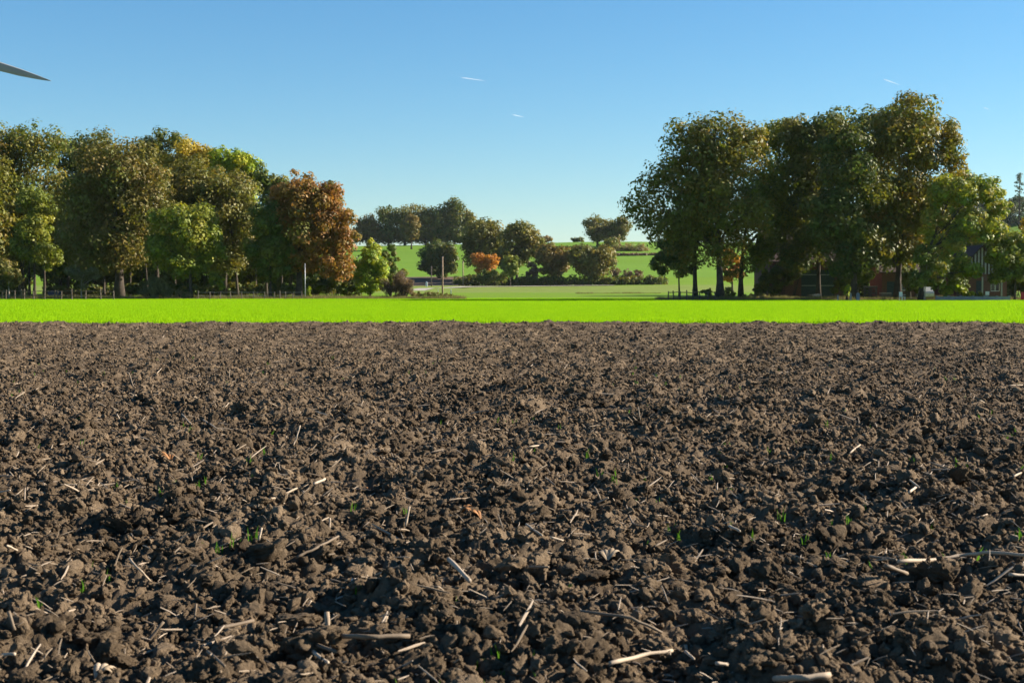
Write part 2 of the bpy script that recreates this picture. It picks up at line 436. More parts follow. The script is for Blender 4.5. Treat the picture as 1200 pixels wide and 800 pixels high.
def crumbs(name, n, y0, y1, power, med, sig, lo, hi, meshes, sink, label):
    x, y = frustum_pts(n, y0, y1, power)
    s = np.clip(rng.lognormal(math.log(med), sig, n), lo, hi)
    z = soil_h(x, y) + s * sink
    scl = s[:, None] * (1 + .42 * (rng.random((n, 3)) * 2 - 1))
    scatter(name, meshes, M['soil'], x, y, z, scl, rnd_rot(n, .9), kind='stuff', label=label, category='soil')
crumbs('soil_clods', 90000, 2.2, 46, 1.0, .0125, .50, .006, .055, SMALL, .25, 'loose dark brown clods all over the ploughed field')
crumbs('soil_crumbs', 330000, 2.2, 46.1, 1.15, .0088, .45, .0035, .028, TINY, .3, 'fine brown soil crumbs all over the ploughed field')

# ------------------------------------------------------------------ trees, bushes, hedges
PAL = {
 'gold':   [(.088, .094, .016), (.120, .102, .017), (.155, .106, .018), (.072, .088, .015), (.10, .10, .016)],
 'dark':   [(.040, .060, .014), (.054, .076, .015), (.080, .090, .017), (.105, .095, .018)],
 'green':  [(.048, .074, .013), (.068, .096, .015), (.094, .112, .018), (.125, .115, .019)],
 'ygreen': [(.080, .104, .014), (.118, .140, .017), (.160, .160, .020), (.062, .084, .014)],
 'lime':   [(.125, .175, .014), (.18, .22, .016), (.24, .235, .018), (.10, .145, .013)],
 'yellow': [(.23, .175, .018), (.28, .20, .020), (.175, .155, .017)],
 'brown':  [(.098, .082, .022), (.118, .086, .023), (.082, .080, .020), (.135, .092, .026)],
 'rust':   [(.165, .080, .022), (.195, .095, .025), (.135, .090, .022), (.088, .092, .017), (.155, .08, .022)],
 'olive':  [(.086, .090, .020), (.106, .100, .022), (.070, .082, .018), (.122, .098, .022)],
 'orange': [(.28, .12, .020), (.33, .165, .025), (.22, .10, .020)],
 'grey':   [(.098, .100, .046), (.125, .120, .058), (.08, .086, .036)],
 'purple': [(.092, .062, .044), (.112, .078, .054), (.074, .054, .036)],
 'tan':    [(.155, .12, .062), (.19, .145, .074), (.10, .11, .034)],
 'blue':   [(.030, .048, .024), (.040, .058, .028)],
}

def leaf_cards(r, C, R, count, size, pal, aspect=.6, flat=.8, mott=None):
    """leaf-sized diamonds filling clumps with centres C and radii R"""
    C = np.asarray(C, float); R = np.asarray(R, float)
    w = R ** 2; n_each = np.maximum(6, (count * w / w.sum())).astype(int)
    idx = np.repeat(np.arange(len(C)), n_each); n = len(idx)
    d = r.normal(size=(n, 3)); d /= np.linalg.norm(d, axis=1, keepdims=True)
    rad = r.random(n) ** .33
    p = C[idx] + d * (R[idx] * rad)[:, None] * np.array([1, 1, flat])
    nrm = d * 1.0 + np.array([0, 0, .30]) + r.normal(size=(n, 3)) * .27
    nrm /= np.linalg.norm(nrm, axis=1, keepdims=True)
    t = np.cross(nrm, r.normal(size=(n, 3))); t /= np.linalg.norm(t, axis=1, keepdims=True) + 1e-9
    b = np.cross(nrm, t)
    a = size * (.55 + .8 * r.random(n))[:, None]; bb = a * aspect * (.7 + .6 * r.random(n))[:, None]
    q = np.stack([p - t * a, p + b * bb + nrm * a * .15, p + t * a, p - b * bb - nrm * a * .12], 1).reshape(-1, 3)
    pal = np.asarray(pal)
    cl = r.integers(0, len(pal), len(C)); cl2 = r.integers(0, len(pal), len(C)); m = r.random(len(C))[:, None]
    cc = pal[cl] * m + pal[cl2] * (1 - m)
    own = r.random(n) < .14
    c = cc[idx]; c[own] = pal[r.integers(0, len(pal), own.sum())]
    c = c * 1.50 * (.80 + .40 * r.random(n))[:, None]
    return q, np.arange(len(q)).reshape(-1, 4), np.repeat(c, 4, 0)

def blobs_world(blobs, D, origin):
    out = []
    k = pxm(D)
    for bl in blobs:
        x, y, rx, ry = bl[:4]; dd = bl[4] if len(bl) > 4 else 0.
        p = at(x, y, D + dd) - origin
        out.append((np.array(p), np.array([rx * k, rx * k * .95, ry * k])))
    return out

def clumps(r, W, per, cr):
    """clump centres inside the ellipsoids W, crowding towards their outsides"""
    C, R = [], []
    for c, e in W:
        me = float(np.prod(e) ** (1 / 3)); n = int(np.clip(per * 2.0 * (me / 2.6) ** 1.2, 20, 60))
        d = r.normal(size=(n, 3)); d /= np.linalg.norm(d, axis=1, keepdims=True)
        rad = r.random(n) ** .45
        C.append(c + d * rad[:, None] * e * .88); R.append(me * cr * (.45 + .6 * r.random(n)))
    return np.concatenate(C), np.concatenate(R)

TREE_N = [0]
def tree(name, label, tx, D, tw, blobs, pal, n, leaf=.24, group=None, bark='bark', per=17, cr=.48, limbs=16, lean=0., category='tree', sparse=1., fork=.42):
    TREE_N[0] += 1; r = np.random.default_rng(1000 + TREE_N[0])
    X = float(at(tx, 341, D).x); base = Vector((X, D, gzf(X, D)))
    root = empty(name, base, label, category, group)
    W = blobs_world(blobs, D, base)
    top = max(c[2] + e[2] for c, e in W); bot = min(c[2] - e[2] for c, e in W)
    C, R = clumps(r, W, per, cr)
    lo = .35
    keep = C[:, 2] - R * .6 > lo; C, R = C[keep], R[keep]
    # trunk and limbs
    k = pxm(D); r0 = max(.03, tw * k / 2); mb = MB()
    cx = float(np.mean([c[0] for c, e in W])); cyy = float(np.mean([c[1] for c, e in W]))
    H = top * .80; pts = []; rad = []
    for i in range(9):
        t = i / 8; w = t ** 1.6
        pts.append((cx * w * .6 + lean * t + .25 * r0 * math.sin(5 * t + TREE_N[0]), cyy * w * .6 + .2 * r0 * math.cos(4 * t), H * t - .15 * (i == 0)))
        rad.append(r0 * (1.0 - .90 * t ** .85) * (1.35 if i == 0 else 1.0))
    mb.tube(pts, rad, 9)
    def along(t):
        q = t * 8; i = min(7, int(q)); f = q - i
        return Vector(pts[i]).lerp(Vector(pts[i + 1]), f), rad[i] * (1 - f) + rad[i + 1] * f
    order = np.argsort(-R * (0.5 + r.random(len(R))))[:limbs]
    for j in order:
        e = Vector(C[j]); hz = math.hypot(e.x, e.y)
        t0 = min(.92, max(.18, (e.z - hz * (.35 + .4 * r.random())) / H)); s0, rr = along(t0)
        mid = s0.lerp(e, .5) + Vector((r.normal() * .06, r.normal() * .06, .12 + r.random() * .08)) * (e - s0).length
        P = []
        for q in (0, .2, .4, .6, .8, 1.0):
            P.append((1 - q) ** 2 * s0 + 2 * q * (1 - q) * mid + q * q * e + Vector(r.normal(size=3)) * .02 * (e - s0).length * (0 < q < 1))
        lr = max(.018, rr * .55)
        mb.tube(P, [lr * (1 - .82 * q) for q in (0, .2, .4, .6, .8, 1.0)], 5, False)
    mb.build('trunk', M[bark], root, smooth=True)
    v, f, c = leaf_cards(r, C, R, n * sparse * 1.72, leaf * (.76 if D < 350 else .95), PAL[pal] if isinstance(pal, str) else pal)
    link('crown', make_mesh('crown', v, f, 4, c), M['leaf'], root)
    return root

def bush(name, label, D, blobs, pal, n, leaf=.10, group=None, aspect=.5, stems=9, per=20, cr=.42, category='bush', basey=0.):
    TREE_N[0] += 1; r = np.random.default_rng(3000 + TREE_N[0])
    X = float(at(np.mean([b[0] for b in blobs]), 341, D).x); base = Vector((X, D, gzf(X, D) + basey))
    root = empty(name, base, label, category, group)
    W = blobs_world(blobs, D, base); C, R = clumps(r, W, per, cr)
    C[:, 2] = np.maximum(C[:, 2], R * .5)
    mb = MB()
    for j in r.integers(0, len(C), stems):
        e = Vector(C[j]); s0 = Vector((e.x * .55 + r.normal() * .1, e.y * .5, -.1))
        mb.tube([s0, s0.lerp(e, .5) + Vector((0, 0, .12)), e * 1.02], [.05, .035, .012], 5, False)
    mb.build('stems', M['bark'], root, smooth=True, kind='stuff')
    v, f, c = leaf_cards(r, C, R, n * 1.5, leaf, PAL[pal] if isinstance(pal, str) else pal, aspect)
    link('foliage', make_mesh('foliage', v, f, 4, c), M['leaf'], root)
    return root

GR, GL, GF, GM = 'trees of the grove beside the farm', 'trees at the edge of the wood', 'trees along the top of the far hill', 'trees in the hedge below the far hill'
# grove on the right, in front of the farm
tree('oak_tree', 'broad golden-brown oak at the left end of the farm grove', 843, 155, 9.5, [(845,176,50,44),(872,162,28,28),(815,168,36,34),(820,215,44,40),(797,190,36,40),(768,214,30,28),(754,243,30,22),(790,258,42,36),(850,236,50,45,-2),(885,186,26,38),(842,290,34,30),(800,302,26,26,3),(880,268,33,40),(864,316,24,14,2)], 'gold', 19000, .25, GR, limbs=26, per=15)
tree('small_tree', 'low dark green tree under the left edge of the golden oak', 796, 164, 2.6, [(785,298,24,30),(802,286,18,26),(776,312,14,16),(808,310,14,16)], 'dark', 5000, .22, GR)
tree('oak_tree', 'dark oak with a straight trunk just left of the golden oak trunk', 815, 162, 6.5, [(818,262,30,42),(830,222,28,34),(800,280,22,26)], 'dark', 7500, .25, GR)
tree('oak_tree', 'yellow-green oak leaning left, right of the golden oak', 869, 163, 6.5, [(908,164,32,28),(928,186,30,38),(903,232,38,45),(932,252,34,45),(902,292,34,24),(884,308,20,16)], 'ygreen', 13000, .25, GR, limbs=22, lean=-.6)
tree('oak_tree', 'dark green oak in front of the brick barn', 960, 160, 6, [(953,166,30,30),(935,160,26,26),(970,158,26,30),(950,222,34,45),(962,282,38,32),(930,300,28,18)], 'dark', 11000, .25, GR, limbs=18)
tree('oak_tree', 'deep green oak with thick trunk beside the barn doors', 1001, 153, 8, [(985,163,34,38),(1003,212,44,48),(975,258,38,42),(1012,288,42,32),(990,310,28,16)], 'dark', 16000, .25, GR, limbs=22)
tree('oak_tree', 'tallest oak of the grove with bronze-tipped round crown', 1051, 156, 8.5, [(1066,139,42,30),(1050,172,46,44),(1094,172,32,36),(1118,198,18,28),(1112,165,20,28),(1125,190,12,20),(1062,232,46,48),(1032,276,38,38),(1070,286,32,34),(1100,238,28,34)], 'gold', 20000, .25, GR, limbs=26)
tree('oak_tree', 'shaded oak close behind the tallest oak', 1064, 168, 6, [(1022,150,28,32),(1000,150,22,26),(1040,138,22,26),(1030,226,38,48),(1085,258,30,40),(1050,290,36,26)], 'green', 11000, .25, GR)
tree('oak_tree', 'light green spreading oak with long bare limbs at the grove right end', 1079, 150, 6.5, [(1120,222,34,26),(1151,224,26,26),(1170,238,16,22),(1142,266,34,22),(1112,292,28,22),(1164,272,18,18),(1134,312,26,12),(1095,258,18,24)], [(.10,.14,.02),(.15,.18,.022),(.20,.20,.025),(.075,.10,.018),(.22,.17,.03)], 11500, .23, GR, limbs=30, per=13)
tree('birch_tree', 'slender young tree with pale trunk in front of the white car', 1084, 147, 2.2, [(1076,326,12,13),(1095,318,18,18),(1084,302,15,16),(1098,332,10,7)], 'green', 2600, .19, GR, 'pale_bark')
tree('small_tree', 'leafy green tree with yellow top at the right edge', 1190, 150, 3, [(1180,302,24,28),(1197,288,20,26),(1174,324,18,10),(1200,322,18,14)], 'ygreen', 6500, .22, GR)
tree('small_tree', 'yellow autumn tree cut off by the right edge', 1212, 156, 3, [(1206,276,18,22),(1215,310,22,26)], 'yellow', 4000, .22, GR)
tree('small_tree', 'bright orange tree seen between the grove trunks', 858, 215, 3, [(858,318,13,18),(852,300,10,13)], 'orange', 2600, .24)
for bx, D, bl, p, lb in ((1122, 196, [(1122,282,44,38),(1100,310,30,22)], 'dark', 'shaded tree rising behind the timber-gabled farmhouse'),
                         (1035, 200, [(1035,285,50,36),(1060,250,40,35)], 'dark', 'shaded tree behind the small brick shed'),
                         (955, 205, [(960,270,46,36),(925,255,30,30)], 'green', 'tree rising behind the barn roof'),
                         (1165, 190, [(1168,300,34,30)], 'green', 'tree behind the farmhouse on its right side')):
    tree('broadleaf_tree', lb, bx, D, 5, bl, p, 6500, .30, GR)
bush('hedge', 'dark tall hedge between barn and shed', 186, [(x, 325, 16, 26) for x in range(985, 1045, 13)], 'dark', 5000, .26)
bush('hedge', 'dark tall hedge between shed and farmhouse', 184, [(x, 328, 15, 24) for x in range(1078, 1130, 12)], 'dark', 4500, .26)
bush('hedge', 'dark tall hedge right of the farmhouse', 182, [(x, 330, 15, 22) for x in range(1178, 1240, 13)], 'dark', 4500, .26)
bush('shrub', 'dark upright shrub hiding the left corner of the barn', 164, [(897,328,8,18),(891,340,8,9)], 'dark', 2200, .17)
bush('shrub', 'dark spreading elder in front of the barn wall', 166, [(918,322,18,18),(908,338,12,12),(932,312,16,14)], 'dark', 3600, .18)
bush('shrub', 'dark spreading shrub right of the barn doors', 165, [(984,326,12,22),(1012,318,16,18)], 'dark', 3600, .18)
bush('shrub', 'shaded shrub between the tallest oak and the slender pale trunk', 162, [(1070,330,12,18),(1060,312,14,14)], 'green', 2800, .18)
bush('shrub', 'shaded shrub before the farmhouse left corner', 165, [(1118,326,14,14),(1128,336,9,9)], 'green', 2200, .18)
bush('shrub', 'big-leaved bright green shrub behind the low garden wall', 153, [(1110,341,10,8),(1124,338,9,9),(1134,344,7,6)], 'lime', 900, .16, None, .8)
bush('shrub', 'small bright green shrub between the barn door and the deep green oak', 150, [(993,340,5,7)], 'lime', 350, .12)
bush('shrub', 'low yellowish shrub at the foot of the farmhouse wall', 154, [(1138,347,8,5),(1148,346,6,5)], 'ygreen', 500, .12)
bush('shrub', 'low dark shrub between the fence and the golden oak trunk', 158, [(829,343,8,7)], 'green', 420, .11)
bush('shrub', 'thin dark shrub right of the golden oak trunk', 159, [(854,343,8,8)], 'green', 420, .11)
bush('shrub', 'rusty low brush against the leaning oak foot', 158, [(880,348,12,4),(896,347,9,4)], 'tan', 600, .10)

# wood on the left
tree('oak_tree', 'massive brown oak with the thickest trunk of the wood edge', 138, 174, 12.5, [(130,193,46,38),(164,200,36,38),(104,230,36,42),(150,242,46,44),(94,272,32,36),(140,288,50,32),(181,240,26,36),(110,302,36,20)], [(.085,.080,.020),(.105,.084,.021),(.075,.082,.018),(.12,.088,.024),(.09,.095,.018)], 19000, .26, GL, limbs=22)
tree('oak_tree', 'rust-orange oak standing last on the right of the wood', 349, 171, 9, [(350,224,30,26),(376,234,30,26),(396,260,23,28),(401,286,20,28),(362,268,38,33),(334,250,22,26),(390,312,26,16),(352,304,28,20)], 'rust', 18000, .25, GL, limbs=24)
tree('oak_tree', 'dull brown round tree in the middle of the wood edge', 278, 180, 4, [(226,214,38,32),(256,232,42,42),(284,262,24,42),(268,300,28,28),(236,266,32,36)], 'olive', 15000, .26, GL)
tree('maple_tree', 'olive-green tree with low round crown behind the grey bush', 224, 167, 5, [(206,262,30,26),(226,268,36,30),(246,290,24,24),(190,290,26,28),(216,310,32,18)], [(.10,.125,.016),(.14,.155,.018),(.18,.17,.02),(.075,.10,.015)], 10500, .25, GL)
tree('maple_tree', 'mid green ivy-clad tree left of the rust-orange oak', 317, 170, 3.5, [(315,258,23,28),(309,288,26,26),(328,300,20,28),(313,322,18,10)], 'green', 8500, .24, GL)
tree('broadleaf_tree', 'tall green-bronze tree at the top left corner of the wood', 25, 192, 7, [(42,173,38,32),(4,184,36,42),(26,228,50,46),(62,238,32,46),(8,288,38,36)], [(.075,.095,.017),(.10,.105,.018),(.13,.105,.018),(.06,.082,.015)], 14000, .28, GL)
tree('broadleaf_tree', 'tall bronze tree cut off by the left edge', -28, 186, 7, [(-30,190,40,48),(-25,260,45,55)], 'gold', 8000, .30, GL)
tree('broadleaf_tree', 'dark green tree behind the left shoulder of the massive brown oak', 100, 203, 6, [(108,180,34,28),(80,182,30,28),(96,212,38,38),(120,240,40,40)], 'dark', 9000, .29, GL)
tree('broadleaf_tree', 'dark green treetop behind the right shoulder of the massive brown oak', 184, 206, 6, [(188,168,28,15),(166,180,22,16),(185,205,40,35)], 'dark', 7000, .29, GL)
tree('broadleaf_tree', 'bright yellow treetop at the middle of the wood', 222, 198, 5, [(214,186,32,23),(242,186,20,18),(218,214,38,28)], 'yellow', 8000, .28, GL)
tree('broadleaf_tree', 'yellow-green treetop right of the bright yellow one', 264, 195, 5, [(265,192,22,25),(284,200,20,26),(296,210,16,26),(280,236,26,28)], 'lime', 7500, .27, GL)
tree('broadleaf_tree', 'small dark green treetop left of the rust-orange oak', 312, 192, 4, [(308,210,15,20),(322,228,18,26),(318,270,24,30)], 'green', 6000, .27, GL)
tree('small_tree', 'fresh green tree low in the left part of the wood', 40, 181, 4, [(41,244,23,26),(36,276,26,26),(50,300,22,18)], 'ygreen', 6500, .25, GL)
tree('small_tree', 'little olive tree in sunlight at the left edge', 10, 165, 2, [(1,314,18,20),(15,322,11,15),(22,328,6,7)], 'olive', 3000, .17, GL, 'pale_bark')
tree('small_tree', 'stunted grey-green tree with pale stem before the brown oak', 95, 166, 1.8, [(95,320,14,11),(112,322,12,8),(84,318,10,8),(97,335,6,6)], 'grey', 1700, .14, GL, 'pale_bark')
tree('sapling', 'young yellow-green sapling right of the olive-green tree', 250, 167, 1.1, [(250,326,8,9)], 'ygreen', 700, .14, GL)
tree('sapling', 'young bright sapling next to the fence, second right of the olive-green tree', 258, 168, 1.1, [(259,332,6,8)], 'lime', 500, .14, GL)
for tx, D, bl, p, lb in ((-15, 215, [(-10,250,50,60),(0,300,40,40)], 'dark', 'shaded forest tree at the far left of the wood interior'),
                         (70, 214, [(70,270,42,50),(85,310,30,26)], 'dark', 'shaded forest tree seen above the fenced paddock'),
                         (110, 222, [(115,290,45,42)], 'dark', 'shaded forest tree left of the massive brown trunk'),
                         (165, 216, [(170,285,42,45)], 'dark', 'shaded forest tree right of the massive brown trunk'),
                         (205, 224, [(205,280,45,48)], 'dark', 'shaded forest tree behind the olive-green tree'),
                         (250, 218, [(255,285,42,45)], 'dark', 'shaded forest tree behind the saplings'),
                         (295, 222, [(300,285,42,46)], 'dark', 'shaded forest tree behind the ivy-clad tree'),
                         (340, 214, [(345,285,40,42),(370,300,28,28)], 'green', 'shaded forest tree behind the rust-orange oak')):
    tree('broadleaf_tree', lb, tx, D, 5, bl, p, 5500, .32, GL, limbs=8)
GT = 'slim trunks standing inside the wood'
for tx, D, w, wh in ((20,200,3,'just right of the little sunlit olive tree'),(34,198,3.5,'left of the bright gap above the fence'),(52,205,4,'right of the bright gap above the fence'),
                     (80,200,4.5,'behind the rusty-red bush'),(122,196,4,'between the stunted tree and the massive brown trunk'),(152,200,3.5,'closest on the right of the massive brown trunk'),
                     (172,198,3,'above the left half of the grey-green bush'),(205,205,3,'above the right end of the grey-green bush'),(265,196,3,'right of the two saplings'),
                     (300,198,3,'left of the ivy-clad tree'),(330,200,3.5,'between the ivy-clad tree and the rust-orange oak'),(370,205,3,'right of the rust-orange oak trunk')):
    tree('broadleaf_tree', 'slim shaded tree inside the wood ' + wh, tx, D, w, [(tx + random.uniform(-6, 6), 285, 20, 26)], 'dark', 1600, .32, GT, limbs=5)
bush('bush', 'large rounded grey-green willow bush at the wood edge', 166, [(184,337,20,15),(172,341,12,10),(196,342,10,10),(186,331,14,9)], 'grey', 6500, .12, None, .22, 26)
bush('bush', 'tan dry brush right of the grey-green bush', 166, [(211,344,9,6),(220,346,7,5)], 'tan', 1400, .10, None, .3)
bush('bush', 'little bright green bush at the foot of the rust-orange oak', 166, [(361,344,4.5,7),(362,339,3,4)], 'lime', 700, .12)
bush('bush', 'rusty-red bush behind the paddock fence', 178, [(80,343,6,5)], 'rust', 450, .12)
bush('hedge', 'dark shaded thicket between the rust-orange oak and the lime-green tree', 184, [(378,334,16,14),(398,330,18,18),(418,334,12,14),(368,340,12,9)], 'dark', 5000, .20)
bush('hedge', 'added dense thicket blocking low sun at the right end of the wood behind the orange oak', 205, [(372,325,20,24,-8),(395,324,18,24),(412,328,16,20,8),(400,326,18,22,18),(385,326,18,22,26)], 'dark', 7000, .26)  # added thicket: keeps low sun from reaching in under the wood
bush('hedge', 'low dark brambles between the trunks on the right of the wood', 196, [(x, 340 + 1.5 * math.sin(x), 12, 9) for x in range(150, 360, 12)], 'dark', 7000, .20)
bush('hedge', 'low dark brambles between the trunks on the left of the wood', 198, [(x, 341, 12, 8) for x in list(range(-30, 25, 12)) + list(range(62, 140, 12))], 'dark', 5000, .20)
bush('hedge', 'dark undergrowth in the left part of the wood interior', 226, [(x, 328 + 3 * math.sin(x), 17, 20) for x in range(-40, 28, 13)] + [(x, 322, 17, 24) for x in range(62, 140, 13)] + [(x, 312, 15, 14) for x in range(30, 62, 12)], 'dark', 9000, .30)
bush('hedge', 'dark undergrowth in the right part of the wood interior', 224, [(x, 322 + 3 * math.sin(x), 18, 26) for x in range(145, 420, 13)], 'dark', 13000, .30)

# middle distance
tree('lime_tree', 'lime-yellow egg-shaped tree standing alone by the purple bush', 434, 176, 2.5, [(434,293,12,16),(436,307,18,19),(434,327,20,18),(441,318,17,18),(427,314,15,18),(436,336,18,10)], 'lime', 12000, .19, None, limbs=14)
tree('small_tree', 'dark green tree peeping out behind the lime-yellow tree', 458, 204, 3, [(457,304,11,17),(464,325,13,16)], 'green', 3500, .24)
bush('bush', 'purple-brown twiggy bush right of the lime-yellow tree', 172, [(466,331,18,13),(455,337,13,9),(478,336,11,10)], 'purple', 5500, .13, None, .16, 30)
bush('bush', 'low dark bramble strip at the foot of the tall wooden pole', 174, [(488,345,12,4),(505,345,12,3.5),(522,346,10,2.5),(470,346,10,3)], 'olive', 2200, .12, None, .4)
tree('oak_tree', 'dark green round tree at the bottom of the far pasture', 515, 430, 3, [(513,297,22,18),(500,310,12,9),(528,308,12,12),(514,315,16,9)], 'dark', 6000, .42, GM)
tree('oak_tree', 'olive oak at the left end of the far hedge', 562, 424, 4, [(566,270,23,15),(549,284,13,13),(580,288,27,20),(560,302,18,14)], 'olive', 7000, .42, GM)
tree('oak_tree', 'green oak between the olive oak and the brown pair in the far hedge', 606, 412, 4, [(608,272,23,14),(621,290,16,20),(600,300,24,18)], 'olive', 6500, .42, GM)
tree('small_tree', 'small olive tree right of the orange bush', 598, 386, 1.6, [(598,312,11,15)], 'ygreen', 2000, .34, GM)
tree('oak_tree', 'brownish oak, left one of the wide pair in the far hedge', 649, 402, 3, [(642,300,17,15),(658,301,16,17),(648,314,18,12)], 'brown', 4500, .40, GM, limbs=18)
tree('oak_tree', 'wide oak with forked trunk, right one of the pair in the far hedge', 691, 398, 3.4, [(683,300,17,16),(704,302,19,18),(695,314,22,12)], 'olive', 5500, .40, GM, limbs=20)
bush('bush', 'glowing orange bush at the foot of the olive oak', 392, [(562,304,11,9),(576,308,10,11),(566,315,12,8)], 'orange', 2200, .34)
bush('bush', 'green bush below the orange bush', 388, [(570,324,16,9),(586,326,10,7)], 'green', 1600, .32)
bush('bush', 'purple-brown bush between the green oak and the brown oak', 400, [(624,318,9,13)], 'purple', 1200, .30)
bush('hedge', 'long dark hedge along the foot of the far hill', 396, [(x, 328 + 1.5 * math.sin(x * .7), 11, 7 + 1.5 * math.sin(x * .3)) for x in range(540, 776, 9)], 'dark', 7500, .36)
bush('hedge', 'thin twiggy hedge piece below the wide oak pair on the right', 402, [(x, 322, 9, 9) for x in (722, 734, 746)], 'purple', 1300, .30)
for tx, bl, p, nn, lb in ((435, [(433,264,15,16),(422,268,12,14),(440,274,14,10)], 'brown', 2600, 'brownish tree at the left end of the far hilltop wood'),
                      (455, [(455,256,19,16),(456,272,18,12)], 'dark', 2600, 'dark tree second from the left in the far hilltop wood'),
                      (474, [(476,256,17,18),(476,273,16,11)], 'olive', 2400, 'olive tree third from the left in the far hilltop wood'),
                      (499, [(500,253,19,17),(500,271,18,13)], 'olive', 2600, 'bronze tree in the middle of the far hilltop wood'),
                      (515, [(516,256,17,18),(518,272,16,12)], 'dark', 2400, 'dark tree right of the middle in the far hilltop wood'),
                      (533, [(534,246,17,15),(532,262,19,16),(534,274,17,10)], 'dark', 3200, 'tallest tree of the far hilltop wood'),
                      (548, [(549,262,9,15),(548,275,9,9)], 'olive', 1500, 'narrow tree at the right end of the far hilltop wood')):
    tree('hill_tree', lb, tx, 662, 2.4, bl, p, nn, .55, GF, limbs=8)
bush('hedge', 'dark undergrowth below the far hilltop wood', 664, [(x, 279, 9, 8) for x in range(414, 560, 7)], 'dark', 5000, .5)
tree('hill_tree', 'lone bronze tree on the pasture before the far hilltop wood', 482, 612, 2, [(481,262,12,11),(483,274,8,9)], 'brown', 2400, .48, GF)
tree('hill_tree', 'blue-green oak on the skyline left of the golden oak', 700, 612, 3, [(698,265,19,12),(714,270,15,12),(702,275,18,8)], 'olive', 3600, .5, GF)
tree('hill_tree', 'olive tree on the skyline touching the golden oak', 726, 606, 2.5, [(727,265,13,13),(722,276,13,9)], 'olive', 2400, .5, GF)
bush('bush', 'small skyline bush left of the gap in the hilltop', 700, [(640,280,9,4),(632,281,6,3)], 'brown', 700, .5)
bush('bush', 'tiny skyline bush right of the gap in the hilltop', 700, [(677,281,9,3)], 'dark', 500, .5)
bush('bush', 'tan scrub on the slope below the skyline oak', 575, [(718,287,12,10),(735,291,12,8),(750,292,12,7)], 'tan', 2600, .40, None, .3)
bush('bush', 'green scrub patch left of the tan scrub on the slope', 572, [(708,292,9,9),(716,283,9,6)], 'green', 1500, .40)
bush('hedge', 'brown field hedge crossing the far slope on the right', 548, [(x, 305, 8, 3.5) for x in range(716, 775, 7)], 'purple', 1500, .36)
# wooded rise behind the right edge
gg = np.random.default_rng(77); k = 0
for px_ in list(range(1085, 1260, 22)):
    D = float(700 + gg.random() * 120); top = 232 + gg.random() * 14 - (px_ - 1085) * .06
    X = float(at(px_, 341, D).x); zb = gzf(X, D); yb = 341 - (zb - CAM_H) / D * FPX
    tree('hill_tree', 'bluish distant tree on the wooded rise beyond the farm', px_, D, 2.2, [(px_, (top + yb) / 2 - 3, 17, max(10, (yb - top) / 2))], 'blue' if k % 2 else 'olive', 1700, .65, 'trees of the wooded rise beyond the farm', limbs=5); k += 1

bush('hedge', 'bluish distant wood edge on the rise at the right edge', 706, [(x, 258 + 5 * math.sin(x), 15, 20) for x in range(1120, 1290, 11)], 'blue', 6000, .55)
def conifer():
    D = 690; X = float(at(1193, 341, D).x); zb = gzf(X, D); tp = at(1193, 204, D)
    root = empty('pine_tree', (X, D, zb), 'lone dark pine sticking out of the wooded rise at the right edge', 'tree')
    H = tp.z - zb; mb = MB(); mb.tube([(0, 0, -.2), (.3, 0, H * .5), (.1, 0, H)], [.45, .3, .05], 6); 
    r = np.random.default_rng(5); C = []; R = []
    for i in range(26):
        t = .45 + .55 * i / 25; a = r.random() * 6.28; w = (1.05 - t) * 6.5 * (.5 + .7 * r.random())
        C.append((w * math.cos(a), w * math.sin(a), H * t)); R.append(.9 + .5 * r.random())
        mb.tube([(0, 0, H * t - .3), C[-1]], [.10, .03], 4, False)
    mb.build('trunk', M['bark'], root)
    v, f, c = leaf_cards(r, C, R, 900, .5, PAL['blue'], .25, .5)
    link('crown', make_mesh('crown', v, f, 4, c), M['leaf'], root)
conifer()

# ------------------------------------------------------------------ farm
def house(root, w, d, h, rh, mat, openings, ridge='x', over=.35):
    """walls with real openings in the front (local y = 0), two-sided roof; local x 0..w"""
    mb = MB(); T = .28; xs = 0.
    for (a, b, z0, z1) in sorted(openings):
        mb.box(xs, a, 0, T, -.1, h)
        if z1 < h: mb.box(a, b, .003, T - .003, z1, h)
        if z0 > 0: mb.box(a, b, .003, T - .003, -.1, z0)
        xs = b
    mb.box(xs, w, 0, T, -.1, h)
    mb.box(0, T, T, d - T, -.1, h); mb.box(w - T, w, T, d - T, -.1, h); mb.box(0, w, d - T, d, -.1, h)
    if ridge == 'x':
        for x0 in (.004, w - T + .004):
            V = [(x0, 0, h), (x0, d, h), (x0, d / 2, h + rh), (x0 + T - .008, 0, h), (x0 + T - .008, d, h), (x0 + T - .008, d / 2, h + rh)]
            mb.add(V, [(0, 1, 2), (5, 4, 3), (0, 2, 5, 3), (2, 1, 4, 5)])
    else:
        mb.prism([(0, h), (w, h), (w / 2, h + rh)], d - T, d - .004)
    mb.build('wall', mat, root)
    for sgn in (0, 1):
        m2 = MB(); t = .16
        if ridge == 'x':
            y0, y1 = (-over, d / 2) if sgn == 0 else (d + over, d / 2); z0 = h - over * rh / (d / 2)
            V = [(-over, y0, z0), (w + over, y0, z0), (w + over, y1, h + rh), (-over, y1, h + rh)]
        else:
            x0, x1 = (-over, w / 2) if sgn == 0 else (w + over, w / 2); z0 = h - over * rh / (w / 2)
            V = [(x0, -over, z0), (x0, d + over, z0), (x1, d + over, h + rh), (x1, -over, h + rh)]
        V += [(x, y, z + t) for x, y, z in V]
        m2.add(V, [(0, 1, 2, 3), (7, 6, 5, 4), (0, 4, 5, 1), (1, 5, 6, 2), (2, 6, 7, 3), (3, 7, 4, 0)])
        m2.build('roof_slope', M['roof'], root)

